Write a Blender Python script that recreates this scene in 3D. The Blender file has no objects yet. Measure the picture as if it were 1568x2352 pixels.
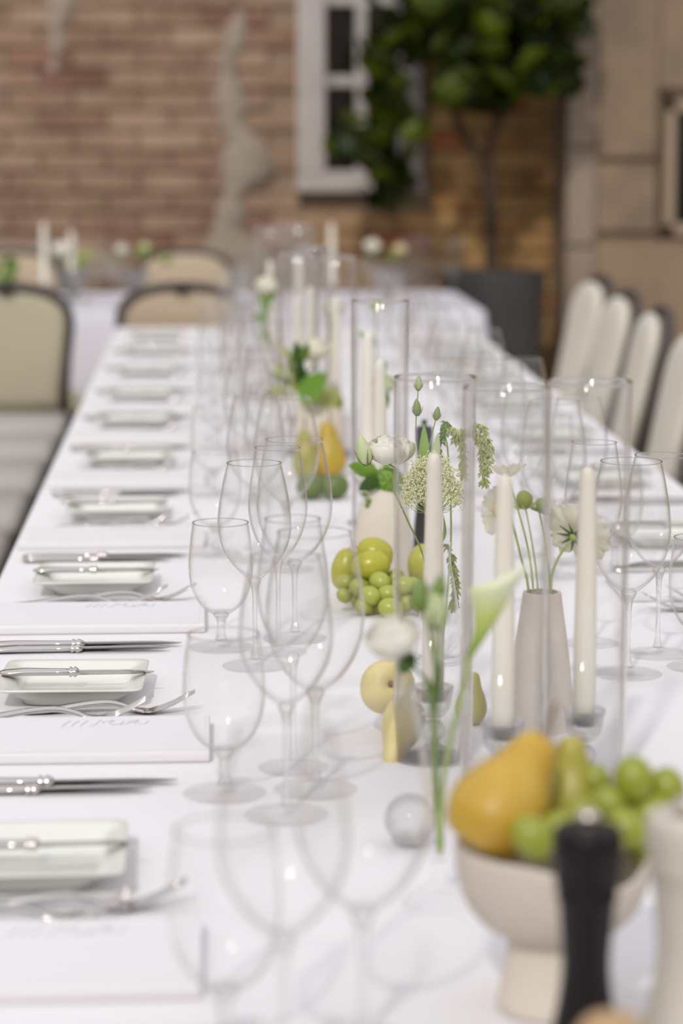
import bpy, math, random
from mathutils import Vector, Matrix, Quaternion
random.seed(7)
s, c, pi = math.sin, math.cos, math.pi
SC = bpy.context.scene
COL = SC.collection

# ---------------------------------------------------------------- camera
FPX = 5553.0                                     # focal length in pixels of a 1568 x 2352 frame
TH = math.atan(866 / FPX)                        # looking down
PS = math.atan(309 / FPX * math.cos(TH))         # turned to the right of the table's axis
CZ = 1.35
T = 0.75                                         # table top
cam = bpy.data.cameras.new('camera'); camo = bpy.data.objects.new('camera', cam); COL.objects.link(camo)
camo.location = (0, 0, CZ); camo.rotation_euler = (pi/2 - TH, 0, -PS)
cam.sensor_fit = 'HORIZONTAL'; cam.sensor_width = 24; cam.lens = FPX / 1568 * 24
cam.clip_start = 0.05; cam.clip_end = 100
cam.dof.use_dof = True; cam.dof.focus_distance = 2.68; cam.dof.aperture_fstop = 3.5; cam.dof.aperture_blades = 0
SC.camera = camo

# ---------------------------------------------------------------- light and exposure
w = bpy.data.worlds.new('sky'); SC.world = w; w.use_nodes = True
bg = w.node_tree.nodes['Background']; bg.inputs[0].default_value = (0.94, 0.95, 1.0, 1); bg.inputs[1].default_value = 0.80
sun = bpy.data.lights.new('sun', 'SUN'); suno = bpy.data.objects.new('sun', sun); COL.objects.link(suno)
sun.energy = 1.25; sun.angle = math.radians(3.0); sun.color = (1.0, 0.95, 0.89)
suno.rotation_euler = Vector((-0.30, -0.95, 0.80)).to_track_quat('Z', 'Y').to_euler()
SC.view_settings.view_transform = 'Standard'; SC.view_settings.look = 'None'
SC.view_settings.gamma = 1; SC.view_settings.exposure = 0.28
SC.view_settings.use_curve_mapping = False
cy = SC.cycles
cy.max_bounces = 24; cy.transmission_bounces = 24; cy.transparent_max_bounces = 96; cy.glossy_bounces = 6; cy.diffuse_bounces = 4
cy.caustics_reflective = False; cy.caustics_refractive = False; cy.sample_clamp_indirect = 6; cy.sample_clamp_direct = 120

# ---------------------------------------------------------------- points read off the photograph, on real planes
R_ = (c(PS), -s(PS), 0); U_ = (s(PS)*s(TH), c(PS)*s(TH), c(TH)); W_ = (s(PS)*c(TH), c(PS)*c(TH), -s(TH))
def ray(px, py):
    a = (px-784)/FPX; b = (1176-py)/FPX
    return Vector([W_[i] + a*R_[i] + b*U_[i] for i in range(3)])
def G(px, py, z=T):
    d = ray(px, py); return d*((z-CZ)/d.z) + Vector((0, 0, CZ))
def A(px, py, Y):
    d = ray(px, py); return d*(Y/d.y) + Vector((0, 0, CZ))

# ---------------------------------------------------------------- materials
def srgb(r, g, b):
    f = lambda v: (v/255/12.92 if v/255 <= 0.04045 else ((v/255+0.055)/1.055)**2.4)
    return (f(r), f(g), f(b), 1)
def new_mat(name):
    m = bpy.data.materials.new(name); m.use_nodes = True
    nt = m.node_tree; return m, nt, nt.nodes, nt.links
def pmat(name, col, rough=0.5, metal=0.0, col2=None, scale=20, bump=0.0, bscale=200, coat=0.0, sss=0.0, stretch=None, spec=None):
    m, nt, n, l = new_mat(name)
    b = n['Principled BSDF']; b.inputs['Roughness'].default_value = rough; b.inputs['Metallic'].default_value = metal
    b.inputs['Base Color'].default_value = col
    if coat: b.inputs['Coat Weight'].default_value = coat
    if spec is not None: b.inputs['Specular IOR Level'].default_value = spec
    if sss:
        b.inputs['Subsurface Weight'].default_value = sss; b.inputs['Subsurface Radius'].default_value = (0.01, 0.008, 0.003)
        b.inputs['Subsurface Scale'].default_value = 0.6
    tc = n.new('ShaderNodeTexCoord')
    src = tc.outputs['Object']
    if stretch:
        mp = n.new('ShaderNodeMapping'); mp.inputs['Scale'].default_value = stretch; l.new(src, mp.inputs[0]); src = mp.outputs[0]
    if col2:
        no = n.new('ShaderNodeTexNoise'); no.inputs['Scale'].default_value = scale; no.inputs['Detail'].default_value = 5
        l.new(src, no.inputs['Vector'])
        r = n.new('ShaderNodeValToRGB'); r.color_ramp.elements[0].position = 0.35; r.color_ramp.elements[1].position = 0.68
        r.color_ramp.elements[0].color = col; r.color_ramp.elements[1].color = col2
        l.new(no.outputs[0], r.inputs[0]); l.new(r.outputs[0], b.inputs['Base Color'])
    if bump:
        nb = n.new('ShaderNodeTexNoise'); nb.inputs['Scale'].default_value = bscale; nb.inputs['Detail'].default_value = 4
        l.new(src, nb.inputs['Vector'])
        bp = n.new('ShaderNodeBump'); bp.inputs['Strength'].default_value = bump; bp.inputs['Distance'].default_value = 0.002
        l.new(nb.outputs[0], bp.inputs['Height']); l.new(bp.outputs[0], b.inputs['Normal'])
    return m
def leaf_mat(name, c1, c2, trans=0.4, scale=60):
    m, nt, n, l = new_mat(name); out = n['Material Output']; b = n['Principled BSDF']; b.inputs['Roughness'].default_value = 0.45
    tc = n.new('ShaderNodeTexCoord'); no = n.new('ShaderNodeTexNoise'); no.inputs['Scale'].default_value = scale
    oi = n.new('ShaderNodeObjectInfo'); ad = n.new('ShaderNodeMath'); ad.operation = 'ADD'
    l.new(tc.outputs['Object'], no.inputs['Vector'])
    mu = n.new('ShaderNodeMath'); mu.operation = 'MULTIPLY_ADD'; mu.inputs[1].default_value = 0.7; mu.inputs[2].default_value = -0.35
    l.new(oi.outputs['Random'], mu.inputs[0]); l.new(mu.outputs[0], ad.inputs[0]); l.new(no.outputs[0], ad.inputs[1])
    r = n.new('ShaderNodeValToRGB'); r.color_ramp.elements[0].position = 0.3; r.color_ramp.elements[1].position = 0.7
    r.color_ramp.elements[0].color = c1; r.color_ramp.elements[1].color = c2
    l.new(ad.outputs[0], r.inputs[0]); l.new(r.outputs[0], b.inputs['Base Color'])
    t = n.new('ShaderNodeBsdfTranslucent'); l.new(r.outputs[0], t.inputs[0])
    mx = n.new('ShaderNodeMixShader'); mx.inputs[0].default_value = trans
    l.new(b.outputs[0], mx.inputs[1]); l.new(t.outputs[0], mx.inputs[2]); l.new(mx.outputs[0], out.inputs[0])
    return m
def thin_glass(name, clear=0.985, edge=0.50, power=6.0, gloss=1.6, tint=(0.95, 0.91, 0.89), refr=0.0, rough=0.0, thick_base=0, rpow=3.0):
    # a wall of clear glass: lets light through, takes more of it on the long slanting path, mirrors by Fresnel (Schlick)
    m, nt, n, l = new_mat(name); out = n['Material Output']; n.remove(n['Principled BSDF'])
    lw = n.new('ShaderNodeLayerWeight'); lw.inputs[0].default_value = 0.5
    def powr(k):
        pw = n.new('ShaderNodeMath'); pw.operation = 'POWER'; pw.inputs[1].default_value = k; l.new(lw.outputs['Facing'], pw.inputs[0]); return pw.outputs[0]
    mc = n.new('ShaderNodeMix'); mc.data_type = 'RGBA'
    mc.inputs[6].default_value = (clear, clear, clear, 1)
    mc.inputs[7].default_value = (edge*tint[0], edge*tint[1], edge*tint[2], 1)
    pwo = powr(power); l.new(pwo, mc.inputs[0])
    if thick_base:                                # blown bowls are thicker towards the stem
        tc = n.new('ShaderNodeTexCoord'); sx = n.new('ShaderNodeSeparateXYZ'); l.new(tc.outputs['Generated'], sx.inputs[0])
        mr0 = n.new('ShaderNodeMapRange'); mr0.interpolation_type = 'SMOOTHSTEP'
        for i_, v_ in ((1, 0.02), (2, 0.55), (3, thick_base), (4, power)): mr0.inputs[i_].default_value = v_
        l.new(sx.outputs[2], mr0.inputs[0]); l.new(mr0.outputs[0], pwo.node.inputs[1])
    tr = n.new('ShaderNodeBsdfTransparent'); l.new(mc.outputs[2], tr.inputs[0])
    base = tr.outputs[0]
    if refr:
        rf = n.new('ShaderNodeBsdfGlass'); rf.inputs['IOR'].default_value = 1.45; rf.inputs['Roughness'].default_value = 0.0
        rf.inputs['Color'].default_value = (0.985, 0.985, 0.985, 1)
        mr = n.new('ShaderNodeMixShader')
        if refr < 1: mr.inputs[0].default_value = refr
        else: l.new(powr(rpow), mr.inputs[0])
        l.new(base, mr.inputs[1]); l.new(rf.outputs[0], mr.inputs[2]); base = mr.outputs[0]
    gl = n.new('ShaderNodeBsdfGlossy'); gl.inputs['Roughness'].default_value = rough; gl.inputs[0].default_value = (1, 1, 1, 1)
    ma = n.new('ShaderNodeMath'); ma.operation = 'MULTIPLY_ADD'; ma.inputs[1].default_value = 0.6*gloss; ma.inputs[2].default_value = 0.035*gloss; ma.use_clamp = True
    l.new(powr(5.0), ma.inputs[0])
    mx = n.new('ShaderNodeMixShader'); l.new(ma.outputs[0], mx.inputs[0]); l.new(base, mx.inputs[1]); l.new(gl.outputs[0], mx.inputs[2])
    l.new(mx.outputs[0], out.inputs[0])
    return m

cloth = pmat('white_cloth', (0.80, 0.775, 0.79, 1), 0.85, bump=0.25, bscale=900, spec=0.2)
cloth_shade = pmat('shade_tinted_cloth', (0.70, 0.68, 0.75, 1), 0.85, spec=0.2)  # white cloth again, its lilac shade put into the base colour
napkin_m = pmat('napkin_linen', (0.77, 0.745, 0.75, 1), 0.9, bump=0.2, bscale=1200, spec=0.1)
card_m = pmat('card', (0.765, 0.755, 0.77, 1), 0.6)
ink_m = pmat('grey_ink', (0.55, 0.53, 0.55, 1), 0.6)
plate_m = pmat('ivory_porcelain', (0.74, 0.74, 0.69, 1), 0.22)
silver = pmat('silver', (0.63, 0.59, 0.57, 1), 0.13, 1.0)
wax = pmat('ivory_wax', (0.82, 0.77, 0.67, 1), 0.42, sss=0.0)
beige = pmat('beige_stoneware', (0.62, 0.55, 0.475, 1), 0.7, col2=(0.58, 0.51, 0.435, 1), scale=30, bump=0.15, bscale=150)
beige_l = pmat('sand_stoneware', (0.66, 0.59, 0.50, 1), 0.75, bump=0.1, bscale=120)
pear_m = pmat('yellow_pear_skin', (0.50, 0.30, 0.030, 1), 0.42, col2=(0.56, 0.37, 0.055, 1), scale=35, sss=0.1)
pear_o = pmat('ochre_pear_skin', (0.50, 0.32, 0.03, 1), 0.4, col2=(0.40, 0.30, 0.04, 1), scale=30)
pear_g = pmat('green_pear_skin', (0.36, 0.33, 0.05, 1), 0.4, col2=(0.45, 0.38, 0.06, 1), scale=40)
pear_p = pmat('pale_pear_skin', (0.70, 0.60, 0.26, 1), 0.45, col2=(0.74, 0.62, 0.30, 1), scale=45)
pear_t = pmat('tan_pear_skin', (0.42, 0.27, 0.14, 1), 0.6, col2=(0.48, 0.32, 0.17, 1), scale=50)
stalk_m = pmat('brown_stalk', (0.20, 0.12, 0.05, 1), 0.7)
plum_m = pmat('yellow_green_plum_skin', (0.38, 0.37, 0.02, 1), 0.3, col2=(0.46, 0.43, 0.05, 1), scale=30, sss=0.15)
grape_m = pmat('green_grape_skin', (0.33, 0.37, 0.05, 1), 0.3, col2=(0.42, 0.45, 0.11, 1), scale=60, sss=0.25)
grape_k = pmat('olive_grape_skin', (0.24, 0.27, 0.02, 1), 0.32, col2=(0.33, 0.36, 0.05, 1), scale=60, sss=0.2)
lime_m = pmat('lime_skin', (0.09, 0.14, 0.03, 1), 0.45, col2=(0.14, 0.19, 0.05, 1), scale=60)
petal_w = leaf_mat('white_petal', (0.90, 0.87, 0.78, 1), (0.93, 0.91, 0.85, 1), 0.25)
petal_c = leaf_mat('cream_petal', (0.86, 0.83, 0.68, 1), (0.90, 0.87, 0.74, 1), 0.3)
petal_g = leaf_mat('green_white_petal', (0.62, 0.70, 0.34, 1), (0.72, 0.78, 0.50, 1), 0.35)
leaf_b = leaf_mat('bright_leaf', (0.16, 0.32, 0.03, 1), (0.28, 0.46, 0.07, 1), 0.35)
leaf_d = leaf_mat('dark_leaf', (0.05, 0.12, 0.02, 1), (0.11, 0.21, 0.04, 1), 0.3)
leaf_v = leaf_mat('vine_leaf', (0.018, 0.032, 0.002, 1), (0.13, 0.18, 0.006, 1), 0.35, scale=3)
stem_g = pmat('green_stem', (0.17, 0.25, 0.06, 1), 0.5)
stem_l = pmat('pale_green_stem', (0.33, 0.42, 0.13, 1), 0.5)
floret_m = leaf_mat('lime_floret', (0.42, 0.46, 0.10, 1), (0.62, 0.64, 0.26, 1), 0.3)
lace_m = leaf_mat('lace_floret', (0.68, 0.70, 0.32, 1), (0.86, 0.86, 0.56, 1), 0.3)
yolk_m = pmat('pale_orange_center', (0.78, 0.60, 0.33, 1), 0.6)
calla_m, nt, n, l = new_mat('calla_white_to_green')      # the flower itself is green at the throat and white at the lip
tc = n.new('ShaderNodeTexCoord'); sx = n.new('ShaderNodeSeparateXYZ'); rp = n.new('ShaderNodeValToRGB')
l.new(tc.outputs['Generated'], sx.inputs[0]); l.new(sx.outputs[2], rp.inputs[0]); l.new(rp.outputs[0], n['Principled BSDF'].inputs['Base Color'])
rp.color_ramp.elements[0].color = (0.22, 0.34, 0.04, 1); rp.color_ramp.elements[1].color = (0.74, 0.78, 0.58, 1)
rp.color_ramp.elements[0].position = 0.1; rp.color_ramp.elements[1].position = 0.8
e = rp.color_ramp.elements.new(0.45); e.color = (0.50, 0.58, 0.16, 1)
black_m = pmat('black_lacquer', (0.009, 0.006, 0.0065, 1), 0.42, spec=0.25)
whitemill_m = pmat('white_lacquer', (0.56, 0.51, 0.44, 1), 0.4)
chrome = pmat('brushed_knob_metal', (0.65, 0.58, 0.52, 1), 0.25, 1.0)
frame_m = pmat('dark_chair_frame', (0.055, 0.045, 0.04, 1), 0.5)
fabric_m = pmat('cream_fabric', (0.60, 0.54, 0.40, 1), 0.9, bump=0.2, bscale=500, spec=0.1)
fabric_w = pmat('pale_fabric', (0.66, 0.62, 0.54, 1), 0.9, bump=0.2, bscale=500, spec=0.1)
fabric_shade = pmat('shade_toned_fabric', (0.50, 0.40, 0.29, 1), 0.9, spec=0.1)  # darker tan puts the far chairs' shade into the fabric colour
pot_m = pmat('charcoal_planter', (0.035, 0.035, 0.033, 1), 0.5, col2=(0.055, 0.052, 0.048, 1), scale=6)
soil_m = pmat('soil', (0.05, 0.03, 0.02, 1), 0.95)
bark_m = pmat('bark', (0.06, 0.035, 0.018, 1), 0.9, col2=(0.04, 0.024, 0.012, 1), scale=25, stretch=(1, 1, 0.2))
wood_w = pmat('weathered_white_paint', (0.50, 0.45, 0.42, 1), 0.6, col2=(0.44, 0.39, 0.36, 1), scale=8)
wood_b = pmat('brown_wood', (0.09, 0.055, 0.03, 1), 0.6)
wood_t = pmat('tan_wood', (0.34, 0.25, 0.17, 1), 0.6)
dark_m = pmat('dark_interior', (0.02, 0.015, 0.012, 1), 0.9)
pane_m = pmat('window_glass', (0.012, 0.010, 0.008, 1), 0.05)
mortar_m = pmat('mortar', (0.31, 0.215, 0.15, 1), 0.95, col2=(0.28, 0.19, 0.125, 1), scale=7, bump=0.6, bscale=60)
plaster_g = pmat('grey_plaster_patch', (0.35, 0.29, 0.23, 1), 0.95, col2=(0.30, 0.24, 0.185, 1), scale=9, bump=0.4, bscale=60)
stone_m = pmat('ochre_render', (0.29, 0.205, 0.13, 1), 0.9, col2=(0.20, 0.145, 0.10, 1), scale=5, bump=0.4, bscale=50)
joint_m = pmat('dark_joint', (0.22, 0.16, 0.105, 1), 0.95)
quoin_m = pmat('pale_render', (0.30, 0.235, 0.18, 1), 0.9, col2=(0.24, 0.18, 0.135, 1), scale=4)
floor_m = pmat('gravel_paving', (0.40, 0.36, 0.32, 1), 0.9, col2=(0.30, 0.27, 0.24, 1), scale=12)
yard_m = pmat('courtyard_render', (0.55, 0.48, 0.40, 1), 0.9, col2=(0.46, 0.40, 0.33, 1), scale=2)
frost_m = thin_glass('blue_tinted_bowl_glass', 0.85, 0.6, 2.0, 2.5, (0.85, 0.87, 1.0))

brick_m, nt, n, l = new_mat('old_brick')                  # every brick takes its own colour; rightward olive brown, brightened to offset vine shade
b_ = n['Principled BSDF']; b_.inputs['Roughness'].default_value = 0.95
oi = n.new('ShaderNodeObjectInfo'); r1 = n.new('ShaderNodeValToRGB'); r2 = n.new('ShaderNodeValToRGB')
for r, cs in ((r1, [(0, (0.27, 0.14, 0.095, 1)), (0.12, (0.33, 0.21, 0.145, 1)), (0.45, (0.36, 0.24, 0.165, 1)), (0.7, (0.38, 0.265, 0.18, 1)), (1, (0.31, 0.215, 0.135, 1))]),
              (r2, [(0, (0.50, 0.15, 0.06, 1)), (0.12, (0.48, 0.25, 0.10, 1)), (0.5, (0.56, 0.35, 0.145, 1)), (1, (0.44, 0.25, 0.10, 1))])):
    r.color_ramp.elements[0].position, r.color_ramp.elements[0].color = cs[0]
    r.color_ramp.elements[1].position, r.color_ramp.elements[1].color = cs[-1]
    for p_, q_ in cs[1:-1]:
        e = r.color_ramp.elements.new(p_); e.color = q_
    l.new(oi.outputs['Random'], r.inputs[0])
ge = n.new('ShaderNodeNewGeometry'); sx = n.new('ShaderNodeSeparateXYZ'); l.new(ge.outputs['Position'], sx.inputs[0])
mr_ = n.new('ShaderNodeMapRange'); mr_.inputs[1].default_value = 0.3; mr_.inputs[2].default_value = 0.9; l.new(sx.outputs[0], mr_.inputs[0])
no = n.new('ShaderNodeTexNoise'); no.inputs['Scale'].default_value = 4.2; no.inputs['Detail'].default_value = 7; no.inputs['Roughness'].default_value = 0.6
mpn = n.new('ShaderNodeMapping'); mpn.inputs['Scale'].default_value = (.75, 1, 1.6); l.new(ge.outputs['Position'], mpn.inputs[0]); l.new(mpn.outputs[0], no.inputs['Vector'])
m1 = n.new('ShaderNodeMix'); m1.data_type = 'RGBA'; l.new(mr_.outputs[0], m1.inputs[0]); l.new(r1.outputs[0], m1.inputs[6]); l.new(r2.outputs[0], m1.inputs[7])
m2 = n.new('ShaderNodeMix'); m2.data_type = 'RGBA'; m2.blend_type = 'MULTIPLY'; m2.inputs[0].default_value = 0.85
r3 = n.new('ShaderNodeValToRGB'); r3.color_ramp.elements[0].position = 0.32; r3.color_ramp.elements[0].color = (0.48, 0.42, 0.36, 1); r3.color_ramp.elements[1].position = 0.60
l.new(no.outputs[0], r3.inputs[0]); l.new(m1.outputs[2], m2.inputs[6]); l.new(r3.outputs[0], m2.inputs[7]); l.new(m2.outputs[2], b_.inputs['Base Color'])

bowl_g = thin_glass('goblet_glass', 0.997, 0.66, 8.0, 0.55, thick_base=5.0, refr=1, rpow=6.0)
foot_g = thin_glass('flat_foot_glass', 0.992, 0.93, 6.0, 0.22, refr=0.03)
rim_g = thin_glass('fire_polished_rim', 0.82, 0.55, 2.0, 5.0)
stem_gl = thin_glass('solid_stem_glass', 0.985, 0.75, 3.0, 0.7, refr=0.40)
tube_g = thin_glass('cylinder_glass', 0.995, 0.7, 8.0, 0.7, refr=1, rpow=4.0)
crystal = thin_glass('cut_crystal', 0.96, 0.8, 2.5, 1.0, (0.98, 0.95, 1.0), refr=0.4)

# ---------------------------------------------------------------- mesh helpers
def mesh(name, vs, fs, mat, smooth=True):
    me = bpy.data.meshes.new(name); me.from_pydata([tuple(v) for v in vs], [], fs); me.update()
    if smooth: me.polygons.foreach_set('use_smooth', [True]*len(me.polygons))
    me.materials.append(mat); return me
def put(name, me, parent=None, loc=None, rot=None, scale=None, M=None):
    o = bpy.data.objects.new(name, me); COL.objects.link(o)
    if parent is not None: o.parent = parent
    if M is not None: o.matrix_local = M
    if loc is not None: o.location = loc
    if rot is not None: o.rotation_euler = rot
    if scale is not None: o.scale = scale
    return o
def tag(o, label=None, cat=None, group=None, kind=None):
    if label: o['label'] = label
    if cat: o['category'] = cat
    if group: o['group'] = group
    if kind: o['kind'] = kind
    return o
def thing(name, label, cat, loc=(0, 0, 0), rz=0, group=None):
    o = bpy.data.objects.new(name, None); COL.objects.link(o); o.empty_display_size = 0.02
    o.location = loc; o.rotation_euler = (0, 0, rz)
    return tag(o, label, cat, group)
KIDS = {}
def kids(o):
    return [x for x in bpy.data.objects if x.parent is o]
def snap(o):                                     # remembers a thing's tree so that copying is quick
    KIDS[o.name] = [(k, [(g, []) for g in kids(k)]) for k in kids(o)]
    return o
def copy_thing(o, loc, rz=0, label=None, group=None, scale=None):
    r = o.copy(); COL.objects.link(r); r.location = loc; r.rotation_euler = (0, 0, rz)
    if scale: r.scale = scale
    if label: r['label'] = label
    if group: r['group'] = group
    for k, gs in KIDS[o.name]:
        kc = k.copy(); COL.objects.link(kc); kc.parent = r
        for g, _ in gs:
            gc = g.copy(); COL.objects.link(gc); gc.parent = kc
    return r
def lathe(prof, seg=32, closed=False, wav=None):
    """prof: list of (r, z). closed: the profile is a loop. wav(angle, i) -> dz"""
    vs, fs = [], []; n = len(prof)
    for i, (r, z) in enumerate(prof):
        for k in range(seg):
            a = 2*pi*k/seg
            vs.append((r*c(a), r*s(a), z + (wav(a, i) if wav else 0)))
    rng = n if closed else n-1
    for i in range(rng):
        j = (i+1) % n
        for k in range(seg):
            k2 = (k+1) % seg
            fs.append((i*seg+k, i*seg+k2, j*seg+k2, j*seg+k))
    if not closed:
        if prof[0][0] > 1e-5: fs.append(tuple(range(seg))[::-1])
        if prof[-1][0] > 1e-5: fs.append(tuple((n-1)*seg+k for k in range(seg)))
    return vs, fs
def lathe_open(prof, seg=32):
    vs, fs = lathe(prof, seg)
    return vs, [f for f in fs if len(f) == 4]
def smooth_prof(pts, n=4):
    """Catmull-Rom through the given (r, z) points"""
    out = []
    for i in range(len(pts)-1):
        p0 = pts[max(i-1, 0)]; p1 = pts[i]; p2 = pts[i+1]; p3 = pts[min(i+2, len(pts)-1)]
        for k in range(n):
            t = k/n
            out.append(tuple(0.5*((2*p1[q]) + (-p0[q]+p2[q])*t + (2*p0[q]-5*p1[q]+4*p2[q]-p3[q])*t*t + (-p0[q]+3*p1[q]-3*p2[q]+p3[q])*t**3) for q in range(len(p1))))
    out.append(tuple(pts[-1])); return out
def clampr(pr): return [(max(r, 0.0), z) for r, z in pr]
def sweep(path, rad, seg=8, flat=None, up=(0, 0, 1), cap=True):
    """tube along 3D points; rad a number or a list; flat: list of (half width, half height) instead"""
    P = [Vector(p) for p in path]; n = len(P); vs, fs = [], []
    upv = Vector(up)
    for i, p in enumerate(P):
        t = (P[min(i+1, n-1)] - P[max(i-1, 0)]).normalized()
        sd = t.cross(upv)
        if sd.length < 1e-4: sd = t.cross(Vector((0, 1, 0)))
        sd.normalize(); nn = sd.cross(t).normalized()
        if flat: a_, b2 = flat[i]
        else: a_ = b2 = (rad[i] if isinstance(rad, (list, tuple)) else rad)
        for k in range(seg):
            an = 2*pi*k/seg
            vs.append(p + sd*(a_*c(an)) + nn*(b2*s(an)))
    for i in range(n-1):
        for k in range(seg):
            k2 = (k+1) % seg
            fs.append((i*seg+k, i*seg+k2, (i+1)*seg+k2, (i+1)*seg+k))
    if cap:
        fs.append(tuple(range(seg))[::-1]); fs.append(tuple((n-1)*seg+k for k in range(seg)))
    return vs, fs
def spline(pts, n=6): return [Vector(p) for p in smooth_prof([tuple(p) for p in pts], n)]
def ball(r=1, seg=12, rings=8, sc=(1, 1, 1), ctr=(0, 0, 0)):
    vs, fs = [(ctr[0], ctr[1], ctr[2]-r*sc[2])], []
    for i in range(1, rings):
        ph = -pi/2 + pi*i/rings
        for k in range(seg):
            a = 2*pi*k/seg
            vs.append((ctr[0]+r*sc[0]*c(ph)*c(a), ctr[1]+r*sc[1]*c(ph)*s(a), ctr[2]+r*sc[2]*s(ph)))
    vs.append((ctr[0], ctr[1], ctr[2]+r*sc[2])); N = len(vs)-1
    for k in range(seg): fs.append((0, 1+(k+1) % seg, 1+k))
    for i in range(rings-2):
        for k in range(seg):
            k2 = (k+1) % seg; a0 = 1+i*seg
            fs.append((a0+k, a0+k2, a0+seg+k2, a0+seg+k))
    a0 = 1+(rings-2)*seg
    for k in range(seg): fs.append((a0+k, a0+(k+1) % seg, N))
    return vs, fs
def box(x0, x1, y0, y1, z0, z1, b=0.0):
    """box with bevelled edges of width b"""
    if b <= 0:
        vs = [(x, y, z) for x in (x0, x1) for y in (y0, y1) for z in (z0, z1)]
        return vs, [(0, 1, 3, 2), (4, 6, 7, 5), (0, 4, 5, 1), (2, 3, 7, 6), (0, 2, 6, 4), (1, 5, 7, 3)]
    vs, idx = [], {}
    X, Y, Z = (x0, x1), (y0, y1), (z0, z1)
    for i in range(2):
        for j in range(2):
            for k in range(2):
                sx_, sy_, sz_ = 1-2*i, 1-2*j, 1-2*k
                p = (X[i], Y[j], Z[k])
                idx[i, j, k, 0] = len(vs); vs.append((p[0], p[1]+sy_*b, p[2]+sz_*b))
                idx[i, j, k, 1] = len(vs); vs.append((p[0]+sx_*b, p[1], p[2]+sz_*b))
                idx[i, j, k, 2] = len(vs); vs.append((p[0]+sx_*b, p[1]+sy_*b, p[2]))
    q = lambda *a: idx[a]
    fs = []
    for i in range(2):
        fs.append((q(i, 0, 0, 0), q(i, 1, 0, 0), q(i, 1, 1, 0), q(i, 0, 1, 0)))
        fs.append((q(0, i, 0, 1), q(1, i, 0, 1), q(1, i, 1, 1), q(0, i, 1, 1)))
        fs.append((q(0, 0, i, 2), q(1, 0, i, 2), q(1, 1, i, 2), q(0, 1, i, 2)))
    for j in range(2):
        for k in range(2):
            fs.append((q(0, j, k, 1), q(1, j, k, 1), q(1, j, k, 2), q(0, j, k, 2)))
            fs.append((q(j, 0, k, 0), q(j, 1, k, 0), q(j, 1, k, 2), q(j, 0, k, 2)))
            fs.append((q(j, k, 0, 0), q(j, k, 1, 0), q(j, k, 1, 1), q(j, k, 0, 1)))
    for i in range(2):
        for j in range(2):
            for k in range(2): fs.append((q(i, j, k, 0), q(i, j, k, 1), q(i, j, k, 2)))
    me = bpy.data.meshes.new('tmp'); me.from_pydata(vs, [], fs)
    import bmesh
    bm = bmesh.new(); bm.from_mesh(me); bmesh.ops.recalc_face_normals(bm, faces=bm.faces)
    vs = [tuple(v.co) for v in bm.verts]; fs = [tuple(v.index for v in f.verts) for f in bm.faces]
    bm.free(); bpy.data.meshes.remove(me)
    return vs, fs
def join(*parts):
    V, F = [], []
    for vs, fs in parts:
        o_ = len(V); V += [tuple(v) for v in vs]; F += [tuple(i+o_ for i in f) for f in fs]
    return V, F
def xf_(part, x, z): return [(v[0]+x, v[1]+WY, v[2]+z) for v in part[0]], part[1]
def xf(part, M):
    return [tuple(M @ Vector(v)) for v in part[0]], part[1]
def look(axis, loc=(0, 0, 0), sc=(1, 1, 1), spin=0):
    q = Vector(axis).to_track_quat('Z', 'Y')
    return Matrix.Translation(loc) @ q.to_matrix().to_4x4() @ Matrix.Rotation(spin, 4, 'Z') @ Matrix.Diagonal((*sc, 1))

ORD = ['nearest', 'second', 'third', 'fourth', 'fifth', 'sixth', 'seventh', 'eighth', 'ninth', 'farthest']

# ================================================================ THE SETTING
WY = 10.3
def struct(name, me, **k): o = put(name, me, **k); o['kind'] = 'structure'; return o
struct('floor', mesh('floor', *box(-8, 8, -5, 12, -0.1, 0), floor_m, False))
wall = struct('wall_back', mesh('wall_back', *join(
    box(-8, A(690, 300, WY).x, WY, WY+0.3, 0, 5.0), box(A(960, 300, WY).x, 8, WY, WY+0.3, 0, 5.0),
    box(A(690, 300, WY).x, A(960, 300, WY).x, WY, WY+0.3, 0, A(800, 430, WY).z), box(A(690, 300, WY).x, A(960, 300, WY).x, WY, WY+0.3, 2.25, 5.0)), mortar_m, False))
wx0, wx1, wz0 = A(690, 300, WY).x, A(960, 300, WY).x, A(800, 430, WY).z
bh, bl, gap = 0.085, 0.272, 0.009
bms = []
for i in range(6):
    v, f = box(-bl/2+gap/2, bl/2-gap/2, -0.016, 0.02, 0, bh-gap, 0.006)
    v = [(x+random.uniform(-.003, .003), y+random.uniform(-.002, .002), z+random.uniform(-.0025, .0025)) for x, y, z in v]
    bms.append(mesh('brick', v, f, brick_m, False))
for r in range(20):
    z = 0.52 + r*bh
    for k in range(10):
        x = -1.10 + k*bl + (bl/2 if r % 2 else 0)
        if x > 1.56: continue
        if z+bh > wz0-0.02 and wx0-bl/2+0.01 < x < wx1+bl/2-0.01:
            ov0 = max(x-bl/2, wx0-0.02); ov1 = min(x+bl/2, wx1+0.02)
            if ov1-ov0 > 0.12: continue
            w_ = bl-(ov1-ov0)-0.02
            nx = (x-bl/2+w_/2) if x < (wx0+wx1)/2 else (x+bl/2-w_/2)
            put('brick', random.choice(bms), wall, loc=(nx, WY-random.uniform(0, .006), z), scale=(w_/bl, 1, 1)); continue
        put('brick', random.choice(bms), wall, loc=(x, WY-random.uniform(0, .008), z), rot=(0, random.uniform(-.008, .008), 0))
far_b = []                                         # the same bond carried on outside the picture
bx_ = box(-bl/2+gap/2, bl/2-gap/2, -0.012, 0.02, 0, bh-gap)
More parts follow.
